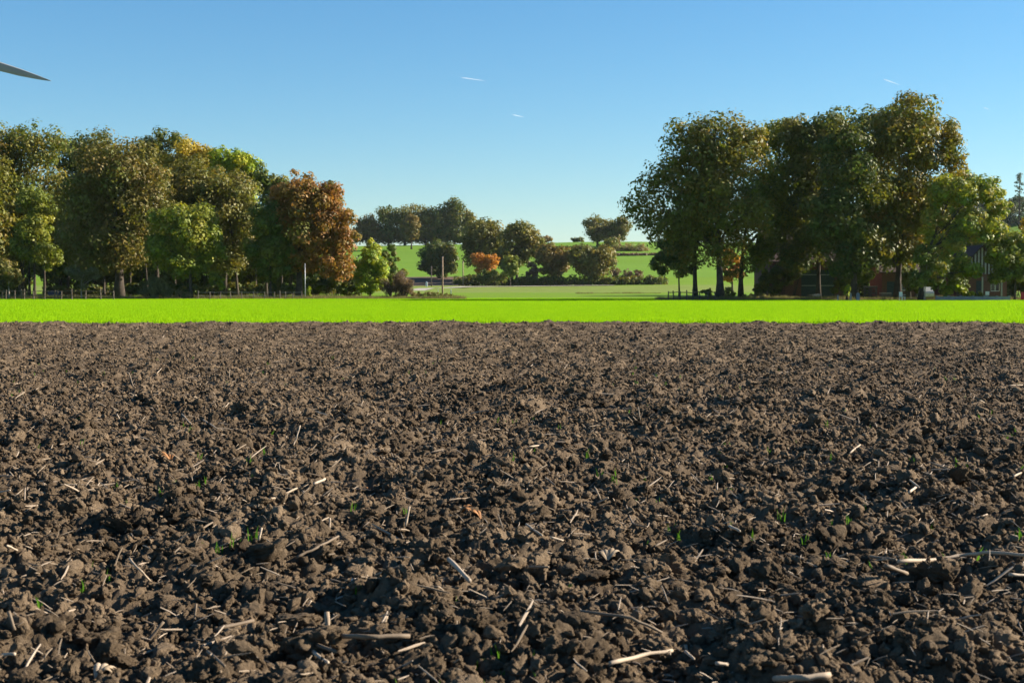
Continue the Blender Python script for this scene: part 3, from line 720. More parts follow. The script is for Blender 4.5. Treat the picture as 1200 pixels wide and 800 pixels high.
def window(root, a, b, z0, z1, frame='white'):
    f = MB(); t = .07
    f.box(a, b, .08, .16, z0, z0 + t); f.box(a, b, .08, .16, z1 - t, z1)
    f.box(a, a + t, .08, .16, z0 + t, z1 - t); f.box(b - t, b, .08, .16, z0 + t, z1 - t)
    f.box((a + b) / 2 - .03, (a + b) / 2 + .03, .082, .158, z0 + t, z1 - t)
    fo = f.build('window', M[frame], root)
    MB().box(a + t, b - t, .11, .13, z0 + t, z1 - t).build('pane', M['glass'], fo)

def farm():
    D = 171; k = pxm(D)
    X0 = at(902, 341, D).x; w = at(990, 341, D).x - X0
    r = empty('brick_barn', (X0, D, gzf(X0, D)), 'dark red brick barn with wide dark doors behind the grove', 'barn')
    d0, d1 = (939 - 902) * k, (978 - 902) * k
    house(r, w, 11, 4.6, 4.2, M['brick'], [(.35, 1.1, 0, 2.1), (d0, d1, 0, 3.5)])
    MB().box(.37, 1.08, .12, .18, 0, 2.08).build('door', M['dark_door'], r)
    mid = (d0 + d1) / 2
    for a, b in ((d0 + .02, mid - .01), (mid + .01, d1 - .02)):
        dd = MB().box(a, b, .1, .17, .03, 3.48).build('barn_door', M['dark_door'], r)
        for z in (1.55, 2.85):
            MB().box(a + .05, b - .05, .06, .098, z, z + .10).build('rail', M['concrete'], dd)
    X1 = at(1036, 341, D).x
    s = empty('brick_shed', (X1, D + 1, gzf(X1, D)), 'small dark red brick shed behind the tallest oak', 'shed')
    ws = (1079 - 1036) * k
    house(s, ws, 6, 3.3, 1.8, M['brick'], [(.6, 1.7, 0, 2.1), (2.4, 3.4, 1.0, 2.0)])
    MB().box(.62, 1.68, .12, .18, 0, 2.08).build('door', M['dark_door'], s); window(s, 2.4, 3.4, 1.0, 2.0)
    D2 = 174; k2 = pxm(D2); X2 = at(1120, 341, D2).x; wf = (1180 - 1120) * k2
    f = empty('farmhouse', (X2, D2, gzf(X2, D2)), 'brick farmhouse with pale boarded gable above dark windows', 'house')
    house(f, wf, 9, 3.0, 3.4, M['brick'], [(.5, 1.5, .9, 2.1), (2.5, 3.4, .05, 2.2), (4.3, 5.4, .9, 2.1)], ridge='y', over=.45)
    window(f, .5, 1.5, .9, 2.1); window(f, 4.3, 5.4, .9, 2.1)
    MB().box(2.52, 3.38, .12, .18, .05, 2.18).build('door', M['dark_door'], f)
    n = 30
    for i in range(n):
        a = wf * i / n; b = wf * (i + 1) / n - .02; m = (a + b) / 2
        zt = 3.0 + 3.4 * (1 - abs(m - wf / 2) / (wf / 2)) - .05
        if zt > 3.15: MB().box(a, b, .03 if i % 2 else .06, .2, 3.003, zt).build('gable_board', M['grey_board'] if i % 2 else M['roof'], f)
    for x in (1149.5, 1172):
        xx = (x - 1120) * k2; MB().box(xx - .08, xx + .08, -.62, -.46, 0, 2.65).build('porch_post', M['grey_board'], f)
    # low garden wall
    D3 = 149.5; Xa, Xb = at(1098, 341, D3).x, at(1183, 341, D3).x
    g = empty('garden_wall', (Xa, D3, 0), 'low grey concrete garden wall in front of the farmhouse', 'wall')
    n = 6; L = (Xb - Xa) / n
    for i in range(n): MB().box(i * L + .015, (i + 1) * L - .015, 0, .2, -.1, .48).build('panel', M['concrete'], g)
    for i in range(n + 1): MB().box(i * L - .1, i * L + .1, -.03, .23, -.1, .56).build('pillar', M['concrete'], g)
farm()

def crate(px0, px1, D, h, label):
    X0, X1 = at(px0, 341, D).x, at(px1, 341, D).x; w = X1 - X0; d = w * .9
    r = empty('wooden_crate', (X0, D, gzf(X0, D)), label, 'crate', 'crates beside the shed')
    for x in (0, w - .09):
        for y in (0, d - .09): MB().box(x, x + .09, y, y + .09, 0, h).build('post', M['wood'], r)
    n = 5
    for i in range(n):
        z = .06 + (h - .2) * i / (n - 1)
        MB().box(-.02, w + .02, -.03, -.003, z, z + .15).build('slat', M['wood'], r)
        MB().box(-.03, -.003, 0, d, z, z + .15).build('slat', M['wood'], r)
        MB().box(w + .003, w + .03, 0, d, z, z + .15).build('slat', M['wood'], r)
    MB().box(-.06, w + .06, -.06, d + .03, h + .003, h + .07).build('lid', M['pale_bark'], r)
crate(1013.5, 1020.3, 156, 1.5, 'left one of two tall slatted crates beside the shed')
crate(1021.3, 1028, 156, 1.5, 'right one of two tall slatted crates beside the shed')

def timber_stack():
    D = 155; X0 = at(1033, 341, D).x; w = at(1045, 341, D).x - X0
    r = empty('timber_stack', (X0, D, 0), 'grey stack of sawn boards under pale boards, left of the tallest oak trunk', 'boards')
    for j in range(5):
        for i in range(4):
            MB().box(.02 * (j % 2), w - .03 * (i % 2), i * .24, i * .24 + .21, .12 + j * .16, .25 + j * .16).build('board', M['pale_bark'] if j == 4 else M['wood'], r)
    for x in (.1, w - .2): MB().box(x, x + .1, 0, .95, 0, .117).build('bearer', M['wood'], r)
timber_stack()

def chair():
    D = 146; p = at(1057.5, 341, D)
    r = empty('garden_chair', (p.x, D, 0), 'white garden chair on the grass edge before the tallest oak', 'chair', rz=.5)
    MB().box(-.24, .24, -.22, .22, .42, .46).build('seat', M['white'], r)
    b = MB()
    for i in range(5): b.box(-.22 + .095 * i, -.16 + .095 * i, .2, .235, .5, .9)
    b.box(-.24, .24, .195, .24, .9, .97).build('backrest', M['white'], r, kind='stuff')
    for x in (-.22, .18):
        for y in (-.2, .18): MB().box(x, x + .04, y, y + .04, 0, .417).build('leg', M['white'], r)
    for x in (-.27, .22): MB().box(x, x + .05, -.22, .22, .64, .67).build('armrest', M['white'], r)
chair()

def car():
    D = 163; p = at(1084, 341, D)
    r = empty('parked_car', (p.x, D, gzf(p.x, D)), 'white parked car half hidden behind the slender pale trunk', 'car', rz=math.radians(78))
    W = .86
    body = [(-2.05, .32), (2.0, .32), (2.1, .55), (2.02, .78), (1.2, .92), (-1.9, .95), (-2.1, .7)]
    cab = [(1.15, .92), (.35, 1.42), (-1.25, 1.46), (-1.85, .95)]
    MB().prism(body, -W, W).build('body', M['white'], r)
    c = MB().prism(cab, -W + .1, W - .1).build('cabin', M['white'], r)
    MB().add([(1.02, -.66, 1.01), (1.02, .66, 1.01), (.44, .62, 1.38), (.44, -.62, 1.38)], [(0, 1, 2, 3)]).build('windscreen', M['glass'], c)
    for s in (-1, 1):
        y = s * (W - .097)
        MB().add([(.85, y, .98), (-.3, y, .98), (-.3, y, 1.36), (.36, y, 1.36)], [(0, 1, 2, 3)]).build('side_window', M['glass'], c)
        MB().add([(-.4, y, .98), (-1.55, y, .98), (-1.2, y, 1.36), (-.4, y, 1.36)], [(0, 1, 2, 3)]).build('side_window', M['glass'], c)
        MB().box(2.03, 2.09, s * .62 - .14, s * .62 + .14, .6, .74).build('headlight', M['steel'], r)
        for x in (1.3, -1.3):
            w = MB().tube([(x, s * (W - .16), .32), (x, s * (W + .02), .32)], .32, 14).build('wheel', M['rubber'], r)
            MB().tube([(x, s * (W + .021), .32), (x, s * (W + .035), .32)], .19, 12).build('rim', M['steel'], w)
    MB().box(2.09, 2.12, -.28, .28, .42, .53).build('number_plate', M['white'], r)
car()

def wheelbarrow():
    D = 157; p = at(957, 341, D)
    r = empty('wheelbarrow', (p.x, D, gzf(p.x, D)), 'pale metal wheelbarrow before the barn doors', 'wheelbarrow', rz=.25)
    V = [(-.45, -.3, .62), (.45, -.3, .70), (.45, .3, .70), (-.45, .3, .62), (-.25, -.18, .32), (.22, -.18, .32), (.22, .18, .32), (-.25, .18, .32)]
    MB().add(V, [(4, 5, 6, 7)[::-1], (0, 1, 5, 4)[::-1], (1, 2, 6, 5)[::-1], (2, 3, 7, 6)[::-1], (3, 0, 4, 7)[::-1]]).build('tray', M['steel'], r)
    for y in (-.22, .22):
        MB().tube([(.62, y * .25, .2), (.1, y, .3), (-.95, y * 1.2, .62)], .018, 6).build('handle', M['wood'], r)
        MB().tube([(-.2, y, .31), (-.32, y, 0)], .016, 6).build('leg', M['steel'], r)
    MB().tube([(.62, -.05, .2), (.62, .05, .2)], .2, 14).build('wheel', M['rubber'], r)
wheelbarrow()

def board(px0, px1, D, z0, z1, mat, label, name, cat):
    X0, X1 = at(px0, 341, D).x, at(px1, 341, D).x
    r = empty(name, (X0, D, gzf(X0, D)), label, cat)
    MB().box(0, X1 - X0, 0, .04, z0, z1).build('panel', M[mat], r)
    for x in (.08, X1 - X0 - .16): MB().box(x, x + .08, .043, .12, -.1, z1 - .05).build('post', M['steel'], r)
board(1155, 1159.5, 151, .62, 1.0, 'white', 'small white sign board above the garden wall', 'sign_board', 'sign')
board(1196.5, 1207, 148, .12, .95, 'red', 'red painted board at the right edge of the grass', 'painted_board', 'board')

def post(px_, D, h, w, label, mat='concrete', name='marker_post', cat='post', group=None):
    X = at(px_, 341, D).x
    mb = MB().box(-w / 2, w / 2, -w / 2, w / 2, -.2, h)
    mb.add([(-w / 2, -w / 2, h + .001), (w / 2, -w / 2, h + .001), (w / 2, w / 2, h + .001), (-w / 2, w / 2, h + .001), (0, 0, h + w * .5)], [(0, 1, 4), (1, 2, 4), (2, 3, 4), (3, 0, 4)])
    o = mb.build(name, M[mat], loc=(X, D, gzf(X, D))); o['label'] = label; o['category'] = cat
    if group: o['group'] = group
post(982, 147, .62, .13, 'short grey post left of the small green shrub by the barn')
post(997, 147, .80, .14, 'short grey post right of the small green shrub by the barn')
post(1005.5, 148, .75, .30, 'squat grey post beside the deep green oak trunk')
post(500, 372, 1.2, .5, 'white marker stone beside the far track', 'white', 'marker_stone', 'stone')
post(513.5, 208, .85, .12, 'white marker post left of the tall wooden pole foot', 'white')
post(528.5, 204, .85, .16, 'white marker post right of the tall wooden pole foot', 'white')
post(530, 378, 1.5, .2, 'thin grey post on the far track', 'wood')

def pole(px_, D, ytop, r0, label, mat='pole', arm=True):
    X = at(px_, 341, D).x; zb = gzf(X, D); H = at(px_, ytop, D).z - zb
    r = empty('utility_pole', (X, D, zb), label, 'pole')
    MB().tube([(0, 0, -.3), (0, 0, H * .5), (0, 0, H)], [r0, r0 * .88, r0 * .75], 10).build('shaft', M[mat], r, smooth=True)
    MB().tube([(0, 0, H), (0, 0, H + .05)], [r0 * .8, r0 * .3], 10).build('cap', M['steel'], r)
    if arm: 
        MB().tube([(r0 * .7, -.02, H - .3), (r0 * .7 + .1, -.02, H - .28), (r0 * .7 + .1, -.02, H - .18)], .02, 6).build('hook', M['steel'], r)
pole(518.6, 177, 301, .12, 'tall wooden utility pole right of the purple-brown bush')
pole(505.6, 372, 312, .15, 'short distant pole left of the tall wooden pole', 'wood')
pole(542.6, 384, 306, .17, 'distant pole left of the glowing orange bush')
pole(357.5, 165, 309, .055, 'slim grey post beside the rust-orange oak trunk', 'steel', False)

def fence(label, pxs, D, h, wires, mat='wood', w=.11, rail=None, hs=None):
    X0 = at(pxs[0], 341, D).x; r = empty('fence', (X0, D, 0), label, 'fence'); q = np.random.default_rng(int(D * 10))
    xs = [at(p, 341, D).x - X0 for p in pxs]
    for i, x in enumerate(xs):
        hh = h * (.85 + .3 * q.random()); ln = (q.random() - .5) * .12; z = gzf(X0 + x, D)
        MB().tube([(x, 0, z - .2), (x + ln * .5, 0, z + hh * .5), (x + ln, .02, z + hh)], [w / 2, w / 2, w * .46], 6).build('post', M[mat], r)
    for t in wires:
        pts = []
        for a, b in zip(xs[:-1], xs[1:]):
            for f in (0, .5): pts.append((a + (b - a) * f, -.07, gzf(X0 + a, D) + h * t - .03 * (f == .5)))
        pts.append((xs[-1], -.07, gzf(X0, D) + h * t))
        if rail: 
            for a, b in zip(pts[0::2], pts[2::2]): MB().tube([a, (b[0], b[1], b[2] + (q.random() - .5) * .12)], rail, 6).build('rail', M[mat], r)
        else: MB().tube(pts, .012, 4).build('wire', M['steel'], r)
fence('grey paddock fence with uneven posts at the left edge', [-12, 2, 6.5, 17, 25, 28, 39.5, 52, 64, 68, 71.5, 84, 100, 118, 133], 158, 1.15, (.45, .85), w=.15, rail=.035)
fence('low wire fence with stub posts before the ivy-clad tree', [232, 246, 258, 270, 283, 297, 310, 321, 328, 334, 343, 353], 162.5, .95, (.5, .9))
fence('dark wooden rail fence under the left end of the farm grove', [783, 789.5, 797, 805, 812.5, 820, 829.5, 838], 149.5, 1.05, (.45, .85), w=.13, rail=.045)
def covered_stack():
    D = 176; X0 = at(56, 341, D).x; w = at(69, 341, D).x - X0
    r = empty('covered_stack', (X0, D, gzf(X0, D)), 'low dark stack under a tarpaulin behind the paddock fence', 'stack')
    MB().prism([(0, .15), (w, .15), (w, .75), (w * .75, .98), (w * .3, 1.0), (0, .8)], 0, 1.1).build('tarpaulin', M['tarp'], r)
    for x in (.1, w - .3): MB().box(x, x + .2, .05, 1.05, -.05, .147).build('bearer', M['wood'], r)
covered_stack()

# farm track winding to the foot of the far hill
def track():
    P = [(470, 268), (486, 300), (500, 330), (520, 352), (548, 370), (590, 384), (640, 389), (720, 391)]
    V = []; 
    for i, (px_, D) in enumerate(P):
        X = at(px_, 341, D).x
        j0, j1 = max(0, i - 1), min(len(P) - 1, i + 1)
        t = Vector((at(P[j1][0], 341, P[j1][1]).x - at(P[j0][0], 341, P[j0][1]).x, P[j1][1] - P[j0][1])).normalized(); nrm = Vector((-t.y, t.x)) * 1.9
        for s in (-1, 1):
            x, y = X + s * nrm.x, D + s * nrm.y
            V.append((x, y, gzf(x, y) + .35 * float(vnoise(np.array([x / 18]), np.array([y / 18]), seed=7)[0]) * float(sstep(200, 300, y)) + .10))
    me = bpy.data.meshes.new('farm_track'); me.from_pydata(V, [], [(2 * i, 2 * i + 1, 2 * i + 3, 2 * i + 2) for i in range(len(P) - 1)])
    link('farm_track', me, M['gravel'], kind='structure')
track()

# ------------------------------------------------------------------ wind turbine (only a blade tip reaches the picture)
def turbine():
    D = 400; hub = at(-139, 35, D); tip = at(60, 95, D); L = (tip - hub).length
    zb = gzf(hub.x, D)
    r = empty('wind_turbine', (hub.x, D, zb), 'grey wind turbine whose blade tip reaches in at the top left', 'wind turbine')
    H = hub.z - zb
    MB().tube([(0, 4.2, -.5), (0, 4.2, H * .5), (0, 4.2, H - 1.4)], [2.1, 1.7, 1.2], 24).build('tower', M['turbine'], r, smooth=True)
    MB().tube([(0, 1.2, H), (0, 2.0, H), (0, 7.5, H), (0, 9.5, H)], [1.3, 1.75, 1.7, .9], 14).build('nacelle', M['turbine'], r, smooth=True)
    MB().tube([(0, -1.6, H), (0, -1.1, H), (0, 0, H), (0, 1.15, H)], [.2, .9, 1.5, 1.4], 16).build('hub', M['turbine'], r, smooth=True)
    a0 = math.atan2(tip.z - hub.z, tip.x - hub.x)
    for j in range(3):
        a = a0 + j * 2 * math.pi / 3; V = []; F = []; K = 12
        st = [(.02, 1.7, 1.0), (.07, 1.9, .95), (.13, 2.8, .5), (.20, 3.6, .3), (.35, 3.3, .22), (.55, 2.9, .19), (.70, 2.5, .17), (.82, 2.0, .16), (.92, 1.15, .15), (.965, .6, .15), (.99, .28, .15), (1.0, .08, .15)]
        for t, c, th in st:
            tw = (1 - t) * .30
            for q in range(K):
                g_ = 2 * math.pi * q / K; u = c * .5 * math.cos(g_) - c * .12 * (t > .1); n_ = c * th * .5 * math.sin(g_)
                uu, nn = u * math.cos(tw) - n_ * math.sin(tw), u * math.sin(tw) + n_ * math.cos(tw)
                x = L * t * math.cos(a) - uu * math.sin(a); z = L * t * math.sin(a) + uu * math.cos(a)
                V.append((x, nn, H + z))
        for i in range(len(st) - 1):
            for q in range(K): F.append((i * K + q, i * K + (q + 1) % K, (i + 1) * K + (q + 1) % K, (i + 1) * K + q))
        F.append(tuple(range(K))[::-1]); F.append(tuple((len(st) - 1) * K + q for q in range(K)))
        MB().add(V, F).build('blade', M['turbine'], r, smooth=True)
turbine()

def contrails():
    nt = NT('ice_vapour'); d = nt.n('ShaderNodeBsdfDiffuse'); d.inputs[0].default_value = (.95, .95, .95, 1); t = nt.n('ShaderNodeBsdfTransparent')
    m = nt.n('ShaderNodeMixShader'); m.inputs[0].default_value = .16; nt.l(t.outputs[0], m.inputs[1]); nt.l(d.outputs[0], m.inputs[2]); nt.l(m.outputs[0], nt.out.inputs[0])
    D = 42000
    for (x0, y0, x1, y1, w, lb) in ((541, 91, 569, 95, 1.1, 'faint white contrail high above the far hilltop wood'), (601, 134.5, 614, 137.5, .8, 'faintest short contrail right of the middle of the sky'),
                                    (1036, 93, 1055, 100, 1.3, 'brightest white contrail over the tallest oak'), (1153, 126, 1160, 129, .8, 'tiny contrail speck at the right of the sky')):
        a, b = at(x0, y0, D), at(x1, y1, D * 1.02); r0 = w * pxm(D) / 2
        mb = MB().tube([a.lerp(b, f) - a for f in (0, .15, .4, .7, 1)], [r0 * q for q in (.5, 1, .95, .6, .1)], 8)
        mb.build('contrail', nt.m, loc=a, smooth=True, label=lb, category='contrail', group='contrails in the clear sky')
contrails()

# ------------------------------------------------------------------ maize stalks on the soil: (tone, thickness, points in the photograph)
ST = [
 ('p',1,[(150.7,436),(156.7,454)]), ('p',1,[(279.3,446),(301,447.7)]), ('p',.8,[(269.3,432.7),(268.3,443.3)]), ('p',1,[(184,437),(189,431.7)]), ('p',1,[(351.7,498.3),(347,514),(340,531.7)]),
 ('p',1,[(213,485),(224,496.7)]), ('p',1,[(238,491.7),(259,505)]), ('p',1.2,[(136.7,485),(141.7,494)]), ('p',1,[(32.7,516),(38.3,508.3)]), ('p',1.4,[(367.7,566.7),(380.7,561)]),
 ('p',1.1,[(305,587),(328,581.7),(348,571.7)]), ('p',1.3,[(289,564),(293,554)]), ('p',1,[(-3,577),(11.7,574)]), ('p',.9,[(-3,558),(15,556.7)]), ('p',1,[(370,481.7),(383,486)]),
 ('p',.9,[(65,540),(70,547.7)]), ('p',1,[(63,578),(66,588)]), ('p',1,[(621.7,429),(630,423)]), ('p',.9,[(427.7,439),(431.7,445.7)]), ('p',1.2,[(620,523),(638,521)]),
 ('p',.8,[(748,476.7),(750.7,492.7)]), ('p',.9,[(734,495),(738,486.7)]), ('p',1.1,[(435,534),(450,536)]), ('p',1,[(420,576.7),(421.7,589)]), ('p',1,[(700,589),(713,582.7)]),
 ('p',.9,[(697.7,571.7),(704,585)]), ('d',1.1,[(640,560),(650,568)]), ('p',.8,[(650,560),(654,553)]), ('p',.9,[(476.7,454),(486,456)]), ('p',1.2,[(996,530.7),(1008,521)]),
 ('p',1.5,[(1133,536),(1138,533),(1141.7,525.7)]), ('p',1.1,[(1066,562),(1077,570.7)]), ('p',1.3,[(1065.7,576.7),(1073,571)]), ('p',1.3,[(1188,558),(1198,553)]), ('p',.9,[(1012,454),(1015,445.7)]),
 ('p',1,[(1182,451.7),(1199,451)]), ('p',1.1,[(1148,469),(1158,473)]), ('d',.9,[(815,508),(822.7,519)]), ('p',.9,[(971.7,422.7),(975.7,420)]), ('p',.8,[(916,418),(915.7,423)]), ('p',.9,[(835,479),(842.7,484)]),
 ('p',1,[(151.7,654),(164,668),(175.7,680)]), ('p',1,[(-2,682.7),(21,683)]), ('p',.9,[(8,639),(23,646)]), ('p',1.1,[(303,633),(306.7,618)]), ('p',1,[(386.7,606.7),(386,620)]),
 ('d',1.2,[(346.7,653),(372,641),(396.7,628)]), ('p',1.9,[(383,716.7),(384,750)]), ('p',1.2,[(366,762),(384,775.7)]), ('d',1.3,[(370,755),(392.7,763)]), ('d',1.4,[(255,736.7),(296.7,726.7)]),
 ('d',1.3,[(10,716),(17,738)]), ('d',1.2,[(171.7,753),(191.7,728)]), ('p',.8,[(355,718),(365,703)]), ('d',1,[(243,763),(263,780)]), ('p',1.1,[(3,767),(17,766)]), ('d',.8,[(230,707),(226.7,733)]),
 ('p',1,[(475,616.7),(480,593)]), ('p',2.0,[(526,655),(550,680)]), ('p',1.1,[(616.7,614),(635,627)]), ('p',.9,[(645,629),(660,633)]), ('p',2.0,[(445.7,738),(449,732),(452.7,720)]),
 ('d',1.7,[(387,744),(430,746),(480,745)]), ('p',1.3,[(558,760.7),(564,780)]), ('p',1.4,[(715,776.7),(752,768),(788,761.7)]), ('p',1.3,[(665,676),(670,693)]), ('d',.9,[(597,650),(608,656.7)]),
 ('d',1,[(620,664),(643,664)]), ('d',.9,[(734,592),(741,613),(758,617)]), ('p',1,[(693,640),(696,650)]), ('d',1.1,[(680,716),(740,724),(776,741)]), ('d',1,[(767,640),(781.7,632.7)]), ('d',1.2,[(746.7,646.7),(758,631.7)]),
 ('p',2.0,[(908,795),(940,793.5),(972.7,790)]), ('d',1.7,[(1038,662.7),(1063,671.7)]), ('d',1.2,[(1020,651.7),(1050,656)]), ('p',1.7,[(1053,657.7),(1097,655.7),(1130,650),(1160,646.7),(1204,650)]),
 ('p',1.3,[(1183,673),(1204,674)]), ('p',1.2,[(1145,607),(1157,602.7)]), ('p',1.3,[(855,616),(866.7,622)]), ('d',1,[(1114,600),(1123,591)]), ('p',1.3,[(981.7,790),(984,800)]), ('p',1.2,[(839,776.7),(852.7,778)]),
 ('p',1,[(803,763),(813,771.7)]), ('d',1,[(1190,728),(1198,740)]), ('p',1.3,[(803,755),(806,775)]),
]
stalks = []
def zone(x, y):
    v = 'at the bottom edge' if y > 735 else 'in the near soil' if y > 640 else 'in the lower middle soil' if y > 560 else 'in the mid-field soil' if y > 490 else 'in the distant soil'
    h = 'far left' if x < 130 else 'left' if x < 330 else 'left of centre' if x < 500 else 'near the centre' if x < 700 else 'right of centre' if x < 880 else 'right' if x < 1070 else 'far right'
    return v + ', ' + h
for (tone, th, P) in ST:
    q = np.random.default_rng(int(P[0][0] * 7 + P[0][1]))
    dx, dy = P[-1][0] - P[0][0], P[-1][1] - P[0][1]
    up = abs(dy) > 1.15 * abs(dx)
    low = max(P, key=lambda p: p[1])
    if up:
        b = ground_hit(low[0], low[1], .0); b = ground_hit(low[0], low[1], float(soil_h(b.x, b.y)) + .005)
        W3 = [at(x, y, b.y + (low[1] - y) * pxm(b.y) * .35) for x, y in P]
    else:
        W3 = []
        for x, y in P:
            b = ground_hit(x, y, .02); z = max(float(soil_h(b.x + ex, b.y + ey)) for ex in (-.05, 0, .05) for ey in (-.08, -.04, 0, .04)) + .03; b = ground_hit(x, y, z); W3.append(b)
        # a lying stalk is straight between its ends: lift it clear of the lumps between
    W3 = [Vector(p) for p in W3]; o0 = W3[0].copy()
    D0 = o0.y; rad = .0046 * th
    pts = []
    for a, b in zip(W3[:-1], W3[1:]):
        for f in (0, .25, .5, .75): pts.append(a.lerp(b, f) - o0)
    pts.append(W3[-1] - o0)
    Lw = sum((b - a).length for a, b in zip(pts[:-1], pts[1:]))
    pts = [p + Vector(q.normal(size=3)) * .0014 * min(1, Lw * 4) * (0 < i < len(pts) - 1) for i, p in enumerate(pts)]
    pr = [rad * (1.10 if i % 3 == 1 else .97) * (1 - .18 * i / len(pts)) for i in range(len(pts))]
    mb = MB().tube(pts, pr, 8)
    ob = mb.build('maize_stalk', M['straw'] if tone == 'p' else M['straw_dark'], loc=o0, smooth=True)
    mx, my = sum(p[0] for p in P) / len(P), sum(p[1] for p in P) / len(P)
    pose = ('upright' if abs(dx) < .35 * abs(dy) else 'leaning') if up else 'lying'
    size = 'long' if Lw > .25 else 'short' if Lw < .12 else 'medium'
    lab = f"{size} {'pale' if tone == 'p' else 'weathered brown'} maize stalk {pose} {zone(mx, my)}"
    ob['category'] = 'stalk'; ob['group'] = 'maize stalks scattered over the ploughed field'
    stalks.append((lab, mx, ob))
from collections import defaultdict
by = defaultdict(list)
for lab, mx, ob in stalks: by[lab].append((mx, ob))
ORD = ['leftmost', 'second from left', 'third from left', 'fourth from left', 'fifth from left', 'sixth from left']
for lab, L_ in by.items():
    L_.sort(key=lambda t: t[0])
    for i, (mx, ob) in enumerate(L_): ob['label'] = lab if len(L_) == 1 else lab + ', ' + ('left one' if i == 0 and len(L_) == 2 else 'right one' if len(L_) == 2 else ORD[i])

def husk(px_, py_, s, mat, label, seed):
    b = ground_hit(px_, py_, .03); z = float(soil_h(b.x, b.y)); q = np.random.default_rng(seed)
    r = empty('maize_husk', (b.x, b.y, z + .005), label, 'husk', 'dry husks on the ploughed field', rz=q.random() * 3)
    for i in range(6):
        a = (i - 2.5) * .34 + .1 * q.normal(); V = []; F = []; lift = .35 + .35 * q.random(); ln = s * (.8 + .45 * q.random())
        for j in range(8):
            t = j / 7; w = s * .17 * math.sin(math.pi * min(1, .12 + .85 * t)) ** .8; R_ = ln * t
            x, y = math.cos(a) * R_, math.sin(a) * R_; zc = ln * lift * math.sin(math.pi * .75 * t) + .008
            for e in range(5):
                g_ = (e - 2) / 2; V.append((x - math.sin(a) * w * g_, y + math.cos(a) * w * g_, zc + w * .55 * (1 - g_ * g_)))
        for j in range(7):
            for e in range(4): F.append((j * 5 + e, j * 5 + e + 1, j * 5 + e + 6, j * 5 + e + 5))
        MB().add(V, F).build('husk_leaf', M[mat], r, smooth=True)
husk(712, 634, .065, 'husk', 'ribbed pale husk ball on the soil right of centre', 1)
husk(112, 780, .055, 'husk', 'fan-shaped pale husk at the bottom edge, far left', 2)
husk(540, 601, .055, 'husk_orange', 'curled rusty husk leaf near the field centre, left of two', 3)
husk(563, 604, .055, 'husk_orange', 'curled rusty husk leaf near the field centre, right of two', 4)
husk(200, 532, .07, 'husk_orange', 'flat rusty-brown husk in the mid-field soil on the left', 5)
husk(425, 563, .045, 'husk_orange', 'small upright rusty husk in the mid-field soil left of centre', 6)
def pebble(px_, py_, s, label, seed):
    b = ground_hit(px_, py_, .03); z = float(soil_h(b.x, b.y))
    v, f = ICO2; q = v * 1.2 + seed
    v = v * (1 + .3 * vnoise(q[:, 0], q[:, 1], q[:, 2], seed))[:, None] * np.array([1, .8, .8]) * s
    o = link('stone', make_mesh('stone', v, f, 3, smooth=True), M['stone'], loc=(b.x, b.y, z + s * .7)); o['label'] = label; o['category'] = 'stone'
pebble(954, 781, .018, 'small white stone just above the thick stalk at the bottom right', 3)
pebble(417, 674, .016, 'small pinkish pebble in the near soil left of centre', 5)
pebble(598, 507, .020, 'small white stone in the mid-field soil near the centre', 7)

# ------------------------------------------------------------------ uncountable plant bits
def blade_tuft(name, n, h, w, spread, seed, lean=.35, mat=None):
    q = np.random.default_rng(seed); V = []; F = []
    for i in range(n):
        a = q.random() * 6.28; r_ = spread * q.random() ** .5; x, y = r_ * math.cos(a), r_ * math.sin(a)
        hh = h * (.6 + .6 * q.random()); la = q.random() * 6.28; l = lean * hh * q.random(); d = q.random() * 3.14
        wx, wy = w * math.cos(d) / 2, w * math.sin(d) / 2; b = len(V)
        V += [(x - wx, y - wy, -.01), (x + wx, y + wy, -.01), (x + wx * .8 + l * .4 * math.cos(la), y + wy * .8 + l * .4 * math.sin(la), hh * .55), (x - wx * .8 + l * .4 * math.cos(la), y - wy * .8 + l * .4 * math.sin(la), hh * .55), (x + l * math.cos(la), y + l * math.sin(la), hh)]
        F += [(b, b + 1, b + 2), (b, b + 2, b + 3), (b + 3, b + 2, b + 4)]
    return make_mesh(name, V, F, 3)
def sheet_z(x, y): return gz(x, y)
tufts = [blade_tuft('crop_tuft', 16, .105, .013, .17, 60 + i) for i in range(4)]
n = 190000
x, y = frustum_pts(n, 46.25, 172, .9, rng, .42, 2)
gap = np.zeros(n, bool)
for y0, tilt, w in ((57, .012, .22), (70, -.01, .35), (71.6, -.01, .35), (94, .02, .5), (118, -.015, .8), (121, -.015, .8), (139, .01, 1.0)):
    gap |= (np.abs(y - y0 - tilt * x - .3 * vnoise(x / 5, y * 0, seed=52)) < w) & (vnoise(x / 11, y * 0 + y0, seed=53) > -.1)
keep = ~gap | (rng.random(n) < .12); x, y = x[keep], y[keep]; n = len(x)
sc_ = (.75 + .5 * rng.random(n)) * (1 + .30 * vnoise(x / 9, y / 1.6, seed=51))
scatter('green_crop', tufts, M['crop'], x, y, sheet_z(x, y), np.stack([sc_ * 1.25] * 2 + [sc_], 1), rnd_rot(n, .15), kind='stuff', label='bright green young crop covering the middle field', category='crop')
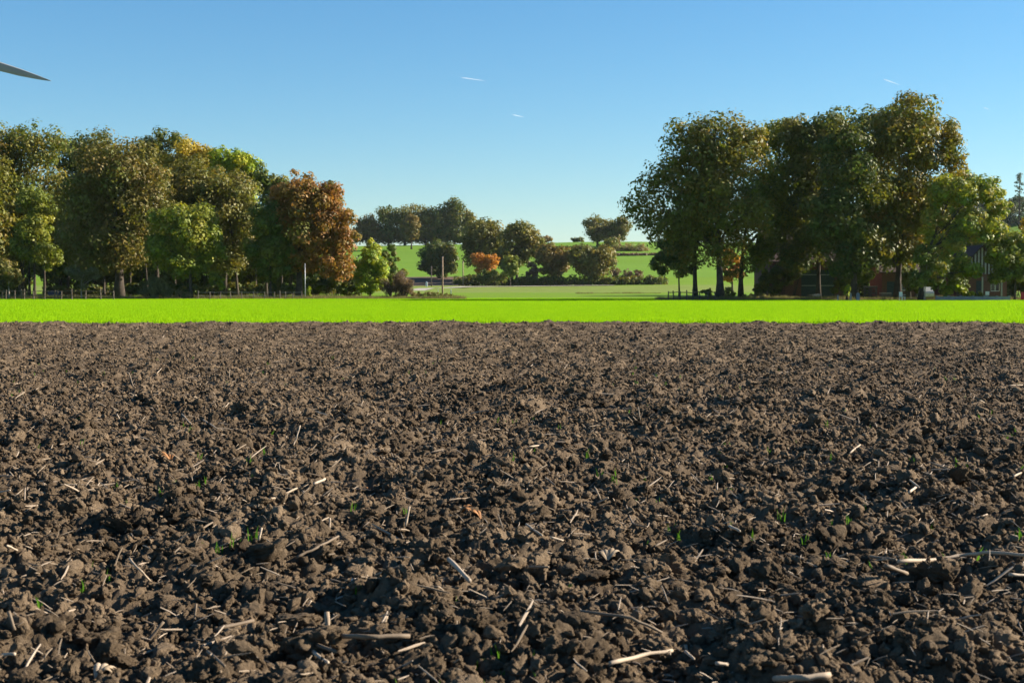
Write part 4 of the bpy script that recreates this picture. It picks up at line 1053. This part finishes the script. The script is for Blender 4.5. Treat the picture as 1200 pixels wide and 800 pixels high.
# a few rows that end raggedly at the ploughed edge
sp = [blade_tuft('sprout', 4, .045, .006, .018, 80 + i, .5) for i in range(4)]
n = 1500
x, y = frustum_pts(n, 2.8, 22, 1.6)
cl = vnoise(x / .5, y / .5, seed=61) > .25; x, y = x[cl], y[cl]; n = len(x)
sc_ = .6 + .8 * rng.random(n)
scatter('green_sprouts', sp, M['sprout'], x, y, soil_h(x, y), np.stack([sc_] * 3, 1), rnd_rot(n, .3), kind='stuff', label='tiny green sprouts dotted over the ploughed soil', category='sprouts')
def chaff_mesh(seed):
    q = np.random.default_rng(seed); L = 1.0; V = []; F = []
    c = .25 * (q.random() - .5); w = .05 + .05 * q.random()
    mb = MB().tube([(-.5, 0, 0), (-.15, c * .7, .05 * q.random()), (.2, c, 0), (.5, c * .4, .08 * (q.random() - .3))], [w * .7, w, w * .9, w * .5], 5)
    me = bpy.data.meshes.new('straw'); me.from_pydata(mb.v, [], mb.f); return me
ch = [chaff_mesh(k) for k in range(6)]
n = 30000
x, y = frustum_pts(n, 2.4, 46, 1.0)
L_ = np.clip(rng.lognormal(math.log(.042), .55, n), .015, .18)
rr = rnd_rot(n, .6)
scatter('straw_chaff', ch, M['chaff'], x, y, soil_h(x, y) + .012 + .03 * rng.random(n), np.stack([L_, L_ * .25 + .016, L_ * .25 + .016], 1), rr, kind='stuff', label='short dry straw bits strewn over the ploughed field', category='straw')
# rough grass along the wood edge, under the grove and on the bank
rg = [blade_tuft('rough_grass', 14, .34, .02, .22, 90 + i, .6) for i in range(4)]
def strip(px0, px1, d0, d1, n, name, label, mat='drygrass', s0=.6):
    t = rng.random(n); y = d0 + (d1 - d0) * rng.random(n); x = ((px0 + (px1 - px0) * t) - 600) / FPX * y
    s = (s0 + .7 * rng.random(n)) * (1 + .5 * vnoise(x / 2.5, y / 2.5, seed=71))
    scatter(name, [m.copy() for m in rg], M[mat], x, y, sheet_z(x, y), np.stack([s] * 3, 1), rnd_rot(n, .2), kind='stuff', label=label, category='grass')
strip(-40, 545, 163.5, 178, 6000, 'wood_edge_grass', 'rough grass along the foot of the wood')
strip(770, 1230, 150.5, 160, 5000, 'grove_edge_grass', 'rough dry grass under the farm grove')
strip(675, 775, 228, 230, 500, 'bank_grass', 'dark rough grass bank crossing the middle field', s0=.15)

# ------------------------------------------------------------------ haze
def haze():
    nt = NT('air'); v = nt.n('ShaderNodeVolumePrincipled')
    v.inputs['Color'].default_value = (.82, .90, 1.0, 1); v.inputs['Density'].default_value = .000027; v.inputs['Anisotropy'].default_value = .2
    nt.l(v.outputs[0], nt.out.inputs['Volume'])
    mb = MB().box(-2400, 2400, -300, 2700, -1.2, 135)
    mb.build('haze', nt.m, kind='stuff', label='thin bluish haze of the autumn air', category='haze')
haze()
